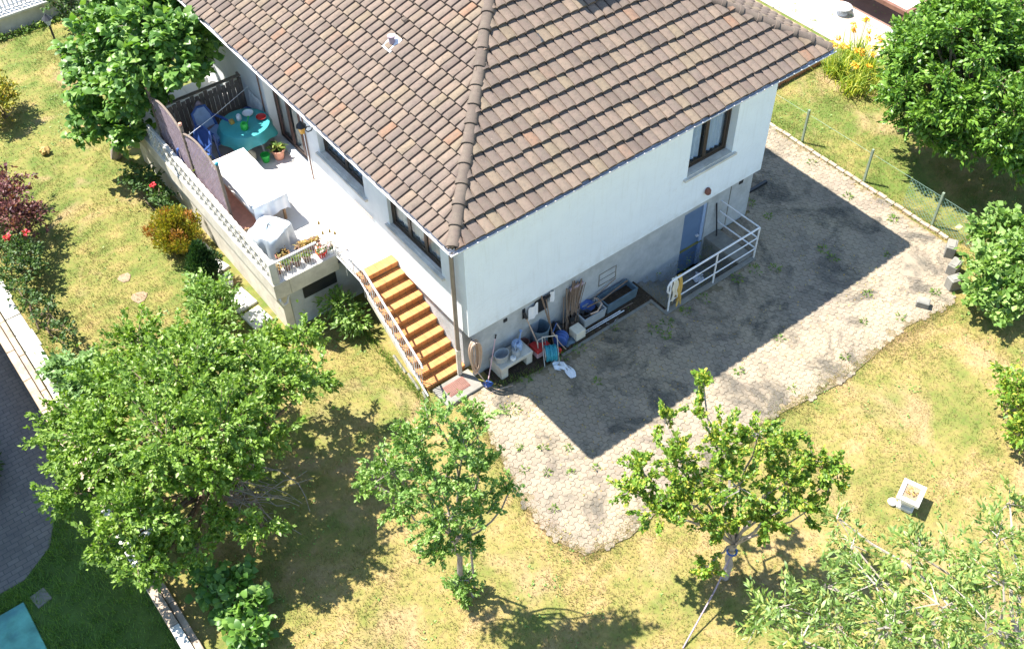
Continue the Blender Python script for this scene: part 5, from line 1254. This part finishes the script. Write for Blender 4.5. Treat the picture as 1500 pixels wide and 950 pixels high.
MB().tube([(.88, -6.36, .78), (.35, -6.55, .4), (-.62, -6.85, .01)], .014, 6).build('rope', M['lavender_paint'], tie)
FIG = [(-1.55, 9.83, 4.2, 0.75), (-1.31, 8.94, 4.2, 0.62), (-0.68, 9.1, 4.1, 0.55), (-2.23, 11.15, 3.4, 0.7), (-2.13, 9.34, 3.7, 0.72), (-2.86, 11.06, 2.6, 0.6), (-1.5, 8.5, 3.75, 0.5), (-0.86, 8.75, 3.6, 0.42), (-2.4, 9.7, 2.8, 0.65), (-3.03, 10.72, 2.0, 0.5), (-2.76, 10.27, 1.6, 0.5), (-0.88, 10.53, 4.4, 0.8), (-0.4, 9.85, 4.2, 0.55), (-2.6, 9.88, 1.8, 0.4), (-3.43, 11.05, 1.4, 0.35), (-1.9, 9.2, 3.1, 0.45), (-1.72, 11.81, 3.6, 0.7), (-1.2, 11.3, 3.2, .7), (-2.4, 12.3, 2.4, .7), (-2.0, 10.6, 3.0, .7)]
tree('fig_tree', 'large leaved dark green fig tree at the far end of the terrace', (-2.75, 11.6, 0), FIG, M['leaf_fig'], M['bark_grey'], .12, (-2.3, 11.0, 1.4), 15, 2100, .165, .75, .55, long6=True, lift=.3)
# dense round laurel
rg = np.random.default_rng(21); RC = np.array([13.85, -1.5, 2.15]); rcl = []
for i in range(120):
    d = unit(rg.normal(size=3)); 
    if d[2] < -.55: continue
    rr = 2.05 * (1 + .07 * math.sin(5 * d[0] + 3) + .06 * math.sin(6 * d[1]))
    p = RC + d * np.array([rr, rr, rr * .88]); rcl.append((*p, .5))
rcl += [(*(RC + unit(rg.normal(size=3)) * 1.1), .8) for i in range(14)]
tree('laurel_tree', 'dense round dark green evergreen behind the wire fence', (13.85, -1.5, 0), rcl, M['leaf_laurel'], M['bark'], .14, (13.85, -1.5, 1.0), 16, 2300, .13, .42, .35, long6=True, lift=.25)
CH = [(-0.28, -8.12, 3.0, 0.35), (0.42, -8.27, 3.0, 0.35), (1.38, -8.02, 2.8, 0.3), (0.91, -8.79, 3.2, 0.45), (1.87, -8.7, 3.0, 0.4), (2.01, -9.24, 3.2, 0.4), (3.01, -9.3, 3.0, 0.35), (2.29, -9.8, 3.3, 0.45), (1.2, -9.55, 3.4, 0.5), (0.37, -9.28, 3.4, 0.5), (-0.1, -8.79, 3.2, 0.4), (1.39, -10.14, 3.5, 0.5), (-0.55, -8.69, 3.2, 0.4), (4.0, -9.0, 2.6, 0.3), (-0.39, -7.92, 2.6, 0.3), (1.84, -7.47, 2.4, 0.25), (2.9, -10.3, 3.3, .5), (.4, -10.2, 3.5, .5), (3.6, -9.9, 3.0, .4)]
tree('peach_tree', 'sparse tree with long narrow leaves and pale branches over the dry lawn', (2.6, -11.2, 0), CH, M['leaf_peach'], M['bark_pale'], .11, (2.3, -10.8, 1.6), 17, 3300, .115, .28, .35, long6=True, lift=.15, droop=.25, twig_len=1.5)
tree('hazel_bush', 'leafy light green bush growing over the concrete blocks', (10.4, -4.9, 0), [(10.85, -4.2, 1.0, 0.4), (11.5, -4.43, 1.0, 0.5), (10.17, -4.89, 0.9, 0.5), (10.21, -5.57, 0.8, 0.5), (9.58, -5.08, 0.6, 0.35), (9.79, -5.64, 0.5, 0.4), (10.7, -5.0, 1.0, .5), (11.2, -5.2, 1.1, .5), (10.9, -5.9, .9, .5)], M['leaf_light'], M['bark'], 0, None, 18, 2300, .13, .75, .45, cat='bush', part='foliage', fill=.3)
tree('lawn_bush', 'rounded green bush at the right edge of the dry lawn', (7.7, -7.5, 0), [(7.87, -7.03, 0.8, 0.45), (7.59, -7.56, 0.7, 0.45), (7.21, -7.82, 0.5, 0.35), (8.2, -7.6, .9, .5), (8.0, -8.1, .7, .5)], M['leaf_yellow'], M['bark'], 0, None, 19, 2600, .11, .5, .45, cat='bush', part='foliage', fill=.3)
tree('barberry', 'purple leaved shrub casting shade on the upper lawn', (-5.75, 10.3, 0), [(-5.09 - .3, 11.2, 0.8, 0.45), (-5.61, 10.3, 1.0, 0.5), (-5.75, 9.7, 1.0, .5), (-6.1, 10.6, 1.0, .5), (-5.3, 10.0, .7, .35), (-6.2, 11.3, .9, .5)], M['leaf_purple'], M['bark'], 0, None, 20, 3000, .09, .5, .4, cat='shrub', part='foliage', droop=.5, twig_len=1.35, lift=.6, fill=.3)
def roses(t, pts, seed, mat=None, s=.045):
    for k, p in enumerate(pts):
        V, F, A_ = leaf_arrays(blob_pts(p, (s, s, s * .8), 26, np.random.default_rng(seed + k)), s * 1.3, .9, np.random.default_rng(seed + k), .5)
        link('blossom', npmesh('blossom', V - np.array(t.location), F, mat or M['petal_red'], {'rnd': A_}), t)
r1 = tree('rose_bush', 'rose bush with red blooms beside the purple shrub', (-6.05, 8.75, 0), [(-6.02, 8.77, 0.7, 0.4), (-6.3, 9.2, .7, .35), (-6.0, 8.3, .6, .35), (-6.4, 8.5, .6, .35), (-5.8, 8.9, .5, .3)], M['leaf_rose'], M['bark'], 0, None, 22, 2600, .08, .6, .45, cat='rose bush', part='foliage', fill=.3)
roses(r1, [(-6.1, 8.95, 1.1), (-5.72, 8.95, 1.0)], 100)
r2 = tree('rambling_rose', 'loose straggling rose along the white slabs of the garden wall', (-6.4, 7.0, 0), [(-6.38, 7.37, 0.5, 0.35), (-6.2, 6.8, .5, .32), (-6.1, 6.3, .4, .3), (-6.45, 7.9, .55, .35), (-6.0, 7.2, .35, .25), (-6.3, 6.0, .35, .28)], M['leaf_rose'], M['bark'], 0, None, 23, 2200, .075, .6, .4, cat='rose bush', part='foliage')
roses(r2, [(-6.85, 8.3, .55)], 120)
r3 = tree('wall_rose', 'dark rose bush with a red bloom against the terrace wall', (-2.65, 9.0, 0), [(-2.65, 8.9, 0.5, 0.35), (-2.75, 9.4, .6, .4), (-2.7, 8.4, .4, .3), (-2.85, 9.9, .5, .35)], M['leaf_rose'], M['bark'], 0, None, 24, 2600, .09, .6, .45, cat='rose bush', part='foliage', fill=.25)
roses(r3, [(-2.75, 8.9, .85)], 130)
tree('spurge_plant', 'mound of pale green rosettes beside the garden wall', (-6.35, 5.0, 0), [(-6.35, 4.96, 0.4, 0.4), (-6.6, 5.3, .4, .38), (-6.1, 4.6, .35, .36), (-6.55, 4.6, .4, .36), (-6.0, 5.1, .3, .3), (-6.75, 4.2, .35, .35)], M['leaf_euph'], M['bark'], 0, None, 25, 2800, .12, .6, .6, cat='plant', part='foliage', fill=.3)
def conifer(name, label, base, plumes, mat, seed, mat2=None, size=.07, n=420):
    rg = np.random.default_rng(seed); t = thing(name, label, 'conifer', base); b = np.array(base); st_ = MB(); P1 = []; D1 = []; P2 = []; D2 = []
    for i, (x, y, z, h, r) in enumerate(plumes):
        tip = np.array((x, y, z)); bt = b + (tip - b) * [.45, .45, .12]
        st_.tube([b, bt, tip], [.03, .02, .006], 5)
        tt = rg.random(n) ** .8; a = rg.random(n) * 6.283; rad = r * np.sin(np.pi * (.12 + .86 * (1 - tt) ** .8)) * np.sqrt(rg.random(n))
        p = bt + (tip - bt) * tt[:, None] + np.stack([np.cos(a) * rad, np.sin(a) * rad, rg.normal(size=n) * .03], 1); p[:, 2] += .05
        d = np.stack([np.cos(a) * .5, np.sin(a) * .5, np.full(n, .9)], 1) + (tip - bt) * .3
        if mat2 and i % 5 == 2: P2.append(p); D2.append(d)
        else: P1.append(p); D1.append(d)
    st_.build('stem', M['bark'], t)
    for nm, Pp, Dd, mm in (('foliage', P1, D1, mat), ('browned_foliage', P2, D2, mat2)):
        if Pp:
            V, F, A_ = leaf_arrays(np.concatenate(Pp), size, .5, rg, .2, np.concatenate(Dd), .45); link(nm, npmesh(nm, V - b, F, mm, {'rnd': A_}), t)
    return t
rg = np.random.default_rng(31)
conifer('golden_juniper', 'golden green juniper with scorched orange tips beside the terrace', (-2.95, 7.35, 0), [(-2.95 + .55 * math.cos(a) * q, 7.45 + .62 * math.sin(a) * q, 1.15 - .5 * q + .1 * math.sin(7 * a), .6, .2) for q in (.25, .7, 1.0) for a in np.linspace(0, 6.28, 8)[:-1]], M['leaf_gold'], 32, M['leaf_orange'])
conifer('dwarf_spruce', 'small dark green upright conifer at the terrace foot', (-2.95, 6.0, 0), [(-2.95 + .3 * math.cos(a) * q, 6.0 + .3 * math.sin(a) * q, 1.15 - .55 * q, .6, .2) for q in (0.01, .6, 1.0) for a in np.linspace(0, 6.28, 7)[:-1]], M['leaf_dark'], 33)
tree('lilac_bush', 'bushy mid green shrub between the small conifer and the big tree', (-3.3, 5.0, 0), [(-3.33, 5.15, 0.75, 0.42), (-3.1, 4.75, .8, .4), (-3.55, 4.8, .6, .35), (-3.2, 4.4, .6, .35), (-3.4, 5.4, .55, .3)], M['leaf_light'], M['bark'], 0, None, 34, 2700, .1, .55, .45, cat='shrub', part='foliage', fill=.3)
tree('stair_shrub', 'green leafy shrub in the shade under the stair landing', (-1.0, 2.95, 0), [(-1.15, 3.0, 0.55, 0.35), (-1.3, 2.7, .4, .3), (-1.25, 3.2, .6, .3), (-1.05, 2.6, .35, .25)], M['leaf_light'], M['bark'], 0, None, 35, 2600, .13, .4, .4, cat='shrub', part='foliage', droop=.3)
tree('golden_shrub', 'yellow green rounded shrub in the upper lawn near the street', (-4.35, 15.0, 0), [(-4.15, 14.9, 0.75, 0.42), (-4.4, 15.3, .9, .5), (-4.5, 14.6, .7, .45), (-4.1, 15.4, .6, .35), (-4.8, 15.0, .9, .5)], M['leaf_gold'], M['bark'], 0, None, 36, 3000, .09, .5, .4, cat='shrub', part='foliage', fill=.4)
tree('street_shrub', 'flowering rose shrub growing against the white street wall', (-1.3, 18.2, 0), [(-1.2, 18.2, .6, .4), (-.9, 18.4, .9, .4), (-1.5, 18.5, .8, .4), (-.6, 18.0, .5, .35), (-1.2, 17.8, .35, .3)], M['leaf_rose'], M['bark'], 0, None, 37, 2400, .09, .6, .4, cat='shrub', part='foliage')
bd = tree('border_plants', 'low mixed border of green and purple plants by the street wall', (.3, 17.3, 0), [(-.3, 17.2, .2, .3), (.1, 17.0, .2, .3), (.5, 17.6, .3, .35), (.0, 17.8, .35, .35), (.9, 17.2, .3, .35), (-.7, 17.0, .15, .22)], M['leaf_purple'], M['bark'], 0, None, 38, 2200, .09, .5, .4, cat='plants', part='foliage')
leaves_on(bd, blob_pts((.0, 16.8, .15), (.6, .25, .15), 900, np.random.default_rng(5)), .09, M['leaf_rose'], 'leafy_edge', .5, seed=5)
roses(bd, [(-1.0, 17.25, .25), (-.92, 17.32, .22)], 140, s=.06)
ws = thing('wall_weeds', 'ragged strip of weeds along the foot of the street wall', 'weeds', (-3.5, 18.7, 0))
leaves_on(ws, np.concatenate([blob_pts((-6 + i * .32, 18.72, .06), (.24, .16, .16), 80, np.random.default_rng(i)) for i in range(18)]), .11, M['leaf_weed'], 'foliage', .35, seed=6)
hd = tree('shaded_hedge', 'dark clipped hedge in the shade beside the driveway', (-8.75, 4.9, LOW), [(-8.75, 4.3 + .35 * k, LOW + .5 + .1 * (k % 2), .42) for k in range(5)] + [(-9.2, 4.3 + .4 * k, LOW + .6, .45) for k in range(5)], M['leaf_hedge'], M['bark'], 0, None, 39, 2600, .09, .45, .4, cat='hedge', part='foliage', fill=.3)
tree('fig_seedling', 'low plant with broad green leaves at the foot of the garden wall', (-6.55, -1.5, 0), [(-6.4, -1.1, 0.35, 0.38), (-6.25, -1.7, 0.3, 0.38), (-6.0, -1.3, .35, .35), (-6.3, -2.3, .3, .36), (-5.9, -1.9, .25, .3)], M['leaf_fig'], M['bark'], 0, None, 40, 1500, .15, .8, .6, cat='plant', part='foliage', long6=True)
# fallen dry branches under the big tree
db = thing('dead_branches', 'bare dead twigs hanging below the big spreading tree', 'branches', (-4.9, -.9, 0)); mb = MB(); rg = np.random.default_rng(41)
for i in range(34):
    a = np.array((-5.2, -.1, 1.2)) + rg.normal(size=3) * .25; b = np.array((-4.9, -.8, 1.3)) + rg.normal(size=3) * [.4, .35, .2]; mb.tube(limb_path(a, b, rg, 6, .1), np.linspace(.014, .004, 6), 4, caps=False)
mb.build('twigs', M['bark_grey'], db)
# day lilies
def blades(c, n, ln, wd, rg, arch=.6, spread=.12):
    """arching strap leaves, four segments each"""
    a = rg.random(n) * 6.283; b0 = np.array(c) + np.stack([rg.normal(size=n) * spread, rg.normal(size=n) * spread, np.zeros(n)], 1); L_ = ln * rg.uniform(.6, 1.15, n); out = rg.uniform(.25, 1, n) * arch
    d = np.stack([np.cos(a), np.sin(a), np.zeros(n)], 1); s = np.stack([-np.sin(a), np.cos(a), np.zeros(n)], 1); rows = []
    for j, t in enumerate((0, .3, .6, .85, 1.0)):
        p = b0 + d * (L_ * out * t ** 1.4)[:, None]; p[:, 2] += L_ * (t - out * .75 * t ** 2.3); w_ = wd * (1, 1, .85, .5, .02)[j]; rows += [p + s * w_, p - s * w_]
    V = np.stack(rows, 1).reshape(-1, 3); k = np.arange(n)[:, None] * 10
    F = np.concatenate([np.concatenate([k + 2 * j, k + 2 * j + 1, k + 2 * j + 3, k + 2 * j + 2], 1)[:, None] for j in range(4)], 1).reshape(-1, 4)
    return V, F, np.repeat(rg.random(n), 10)
rg = np.random.default_rng(50)
for i, (x, y, n, lb) in enumerate(((14.2, 2.55, 150, 'clump of yellow green day lilies next to the brick border'), (14.75, 2.0, 170, 'tall clump of orange flowering day lilies below the garden path'), (14.0, 1.75, 150, 'arching day lily clump at the front of the side lawn border'), (14.9, 1.2, 150, 'day lily clump closest to the round evergreen'), (15.2, 2.7, 120, 'day lily clump against the pale garden path'))):
    t = thing('day_lily', lb, 'flowers', (x, y, 0)); V, F, A_ = blades((x, y, 0), n, .8, .013, rg, .75, .18); link('leaves', npmesh('leaves', V - np.array((x, y, 0)), F, M['leaf_lily'], {'rnd': A_}), t)
    st_ = MB(); fp = []
    for k in range(7):
        a = rg.random() * 6.28; p = (x + .3 * math.cos(a), y + .3 * math.sin(a), .95 + .15 * rg.random()); st_.tube([(x, y, 0), p], .005, 4); fp.append(p)
    st_.build('stem', M['leaf_lily'], t); roses(t, fp, 200 + i * 10, M['petal_orange'], .045)
for i in range(9):
    x, y = 14.75 + .3 * rg.normal() * .5, 4.0 + i * .42; t = thing('seedling', 'small green seedling in the brown flower border', 'seedling', (x, y, 0), 0, 'seedlings in the flower border'); leaves_on(t, blob_pts((x, y, .07), (.09, .09, .06), 26, rg), .09, M['leaf_weed'], 'foliage', .45, seed=70 + i)
# weeds in the paving
wsp = [(.2, -1.1, 1.6), (.05, -1.0, 1.2), (-.25, -1.9, .7), (.1, -2.2, .7), (-.2, -2.7, .6), (.5, -2.5, .6), (.15, -3.0, .7), (.6, -3.2, .5), (-.5, -2.4, .7), (-.6, -3.4, .6), (3.9, -1.25, 1.4), (4.25, -1.3, 1.5), (4.0, -1.55, 1.2), (4.8, -1.3, 1.1), (5.4, -1.28, 1.3), (6.4, -1.3, 1.4), (6.9, -1.35, 1.5), (7.3, -1.6, 1.2), (8.6, -1.9, 1.3), (8.55, -2.2, 1.0), (8.3, -3.4, .9), (4.5, -3.2, .9), (5.8, -3.1, .8), (2.0, -1.6, .8), (7.6, -3.9, .7), (6.5, -4.3, .8), (5.0, -4.2, .7), (8.3, -4.3, .8), (9.5, -4.3, 1.0), (10.5, -1.0, .9), (10.7, -2.2, 1.1), (10.8, .4, 1.0), (9.6, -2.9, .6), (1.9, -.62, 1.3), (2.3, -.7, 1.2), (.9, -.65, 1.1), (3.3, -.7, .9), (8.5, .3, 1.2), (8.5, -.3, .9)]
for i, (x, y, s) in enumerate(wsp):
    lb, gp = (('green weed tuft in the sandy joints between entrance slab and slender young tree', 'weeds at the stair end of the yard') if x < 1 and y < -.8 else
              ('green weed tuft in the paving beside the wire fence edging', 'weeds along the wire fence') if x > 9.4 else
              ('weed tuft growing along the kerb of the wall clutter', 'weeds along the earth strip') if y > -.8 and x < 4 else
              ('weed tuft behind the far corner of the house', 'weeds by the house corner') if y > -.8 else
              ('leafy weed tuft beside the white stairwell railing', 'weeds beside the railing') if y > -1.7 else
              ('small weed tuft in the open middle of the paved yard', 'weeds in the open yard') if y > -3.8 else
              ('weed tuft where the paved yard meets the dry lawn', 'weeds along the lawn border'))
    t = thing('weed', lb, 'weed', (x, y, .02), 0, gp); rgw = np.random.default_rng(300 + i)
    leaves_on(t, blob_pts((x, y, .05), (.10 * s, .10 * s, .035 * s), int(46 * s), rgw), .07, M['leaf_weed'], 'foliage', .35, seed=300 + i)
single('dried_tuft', MB().lathe([(.02, 0), (.13, .06), (.12, .14), (.03, .2)], (-4.1, 12.85, 0), 14, wob=lambda a, t: 1 + .25 * math.sin(9 * a + 6 * t)), M['straw'], 'small cream dried tuft in the upper lawn', 'tuft')

# ------------------------------------------------------------------ grass
rg = np.random.default_rng(77)
def vnoise(P, sc_, seed):
    r = np.random.default_rng(seed).random((64, 64)); q = P * sc_; i = np.floor(q).astype(int); f = q - i; f = f * f * (3 - 2 * f); i %= 63
    a = r[i[:, 0], i[:, 1]]; b = r[i[:, 0] + 1, i[:, 1]]; c = r[i[:, 0], i[:, 1] + 1]; d = r[i[:, 0] + 1, i[:, 1] + 1]
    return (a * (1 - f[:, 0]) + b * f[:, 0]) * (1 - f[:, 1]) + (c * (1 - f[:, 0]) + d * f[:, 0]) * f[:, 1]
VIEW = [(-4.5, 21), (-2, 23), (22.5, 2), (4.3, -12), (-11, -.8)]
def grass_field(n, region, z, hmin, hmax, name, label_mat, seed, w=.006, excl=()):
    rg = np.random.default_rng(seed); R_ = np.array(region); lo, hi = R_.min(0), R_.max(0)
    P = lo + (hi - lo) * rg.random((n, 2)); k = inside_np(P, region)
    for e in excl: k &= ~inside_np(P, e)
    P = P[k]; dn = .55 * vnoise(P, 1.3, 5) + .45 * vnoise(P, 4.1, 6); dn = dn + .25 * (vnoise(P, 9.3, 11) - .5); P = P[rg.random(len(P)) < .12 + 1.5 * np.clip(dn - .22, 0, 1)]
    m = len(P); a = rg.random(m) * 6.283; h = rg.uniform(hmin, hmax, m) * (.6 + .8 * vnoise(P, .8, 9)); ln = rg.uniform(.2, 1.1, m)
    b = np.concatenate([P, np.full((m, 1), z)], 1); s = np.stack([-np.sin(a) * w, np.cos(a) * w, np.zeros(m)], 1)
    tip = b + np.stack([np.cos(a) * h * ln, np.sin(a) * h * ln, h], 1)
    V = np.stack([b - s, b + s, tip], 1).reshape(-1, 3); F = np.arange(3 * m).reshape(-1, 3)
    o = link(name, npmesh(name, V, F, label_mat, {'rnd': np.repeat(rg.random(m), 3)})); return o
GARDEN = [(-6.55, -14), (12, -14), (24, 0), (24, 3.2), (11.3, 3.2), (11.3, 19), (-7.0, 19)]
HOUSE = [(-2.4, 3.5), (-.95, 3.5), (-.95, .2), (0, 0), (8.4, 0), (8.4, 14), (-2.4, 14)]
SLAB = [(-.8, -.3), (.2, -.3), (.2, .4), (-.8, .4)]
VG = [(-7.0, 19), (-6.6, 4), (-6.6, -3.2), (3.9, -12), (11, -8), (22, 2.2), (12, 10), (-1, 19)]
def clip_box(p): return p
o = grass_field(950000, VG, 0, .025, .075, 'grass', M['blade'], 81, .006, (YARD, HOUSE, SLAB, [(13.9, 3.3), (25, 3.3), (25, 15), (13.9, 15)], [(15.3, 1.0), (25, 1.0), (25, 15), (15.3, 15)]))
tag(o, 'short dry yellow green grass of the garden lawn', 'grass', kind='stuff')
# taller tufts along edges: yard border, fence foot, walls
EP = []
def along(a, b, n, sp_): t = rg.random(n)[:, None]; return np.array(a) + (np.array(b) - np.array(a)) * t + rg.normal(size=(n, 2)) * sp_
for a, b, n in (((11.2, 5), (11.2, -3.5), 1500), ((-6.5, 9), (-6.5, -3), 1500), ((-2.6, 4), (-2.6, 9), 500), ((-1.05, 0), (-1.0, 2.6), 800), ((.3, -.45), (1.3, -.62), 250)): EP.append(along(a, b, n, .055))
EP = np.concatenate(EP); m = len(EP); a = rg.random(m) * 6.283; h = rg.uniform(.05, .14, m); b = np.concatenate([EP, np.zeros((m, 1))], 1); s = np.stack([-np.sin(a), np.cos(a), 0 * a], 1) * .006
V = np.stack([b - s, b + s, b + np.stack([np.cos(a) * h * .6, np.sin(a) * h * .6, h], 1)], 1).reshape(-1, 3)
o = link('edge_grass', npmesh('edge_grass', V, np.arange(3 * m).reshape(-1, 3), M['leaf_weed'], {'rnd': np.repeat(rg.random(m), 3)})); tag(o, 'longer green grass along the edges of the paving', 'grass', kind='stuff')
EP = np.concatenate([along(a, b, n, sd) for a, b, n in (((-.35, -.4), (-1.0, -3.2), 2600), ((-1.0, -3.2), (-.8, -4.5), 1500), ((-.8, -4.6), (4, -4.45), 5200), ((4, -4.45), (9.6, -4.75), 6000), ((11.12, 5), (11.12, -3.5), 5000)) for sd in (.06, .24)])[::2]
m = len(EP); a = rg.random(m) * 6.283; h = rg.uniform(.02, .055, m); b = np.concatenate([EP, np.full((m, 1), .018)], 1); s = np.stack([-np.sin(a), np.cos(a), 0 * a], 1) * .006
V = np.stack([b - s, b + s, b + np.stack([np.cos(a) * h * .8, np.sin(a) * h * .8, h], 1)], 1).reshape(-1, 3)
o = link('creeping_grass', npmesh('creeping_grass', V, np.arange(3 * m).reshape(-1, 3), M['blade'], {'rnd': np.repeat(rg.random(m), 3)})); tag(o, 'dry grass creeping over the border of the paved yard', 'grass', kind='stuff')
M['leaf_shade'] = leafmat('green_grass_blade', G((.08, .17, .025), (.13, .25, .04), (.19, .3, .055)), .25)
o = grass_field(90000, [(-10.5, -3.5), (WALL_X - .12, -3.5), (WALL_X - .12, 5.1), (-7.55, 4.4), (-7.75, 3.3), (-8.38, 2.12), (-9.0, 1.7), (-10.5, 1.7)], LOW + .004, .04, .10, 'neighbour_grass', M['leaf_shade'], 83, .006, ([(-12.5, -1.0), (-9.14, -1), (-9.14, 1.32), (-12.5, 1.57)],))
tag(o, 'thick green shaded grass between driveway and garden wall', 'grass', kind='stuff')

# clover and plantain rosettes in the lawn, fallen leaves on the yard
PW = np.array([-7., -12.]) + np.array([29., 31.]) * rg.random((11000, 2)); PW = PW[inside_np(PW, VG) & ~inside_np(PW, YARD) & ~inside_np(PW, HOUSE) & ~inside_np(PW, SLAB)]
PW = PW[(vnoise(PW, .9, 21) * .6 + vnoise(PW, 3.0, 22) * .4) > .56]
P3 = np.concatenate([np.repeat(PW, 4, 0) + rg.normal(size=(len(PW) * 4, 2)) * .035, rg.uniform(.012, .03, (len(PW) * 4, 1))], 1)
V, F, A_ = leaf_arrays(P3, .05, .5, rg, .8)
o = link('lawn_clover', npmesh('lawn_clover', V, F, M['leaf_light'], {'rnd': A_})); tag(o, 'green clover and plantain scattered through the dry lawn', 'clover', kind='stuff')
PL = np.array([-1., -5.]) + np.array([12.2, 6.]) * rg.random((1500, 2)); PL = PL[inside_np(PL, YARD)]; PL = PL[vnoise(PL, .7, 31) > .42]
P3 = np.concatenate([PL, np.full((len(PL), 1), .042)], 1); V, F, A_ = leaf_arrays(P3, .045, .5, rg, .93)
V[:, 2] = np.maximum(V[:, 2], .037)
o = link('fallen_leaves', npmesh('fallen_leaves', V, F, M['leaf_dry'], {'rnd': A_})); tag(o, 'dry fallen leaves scattered over the paved yard', 'leaves', kind='stuff')
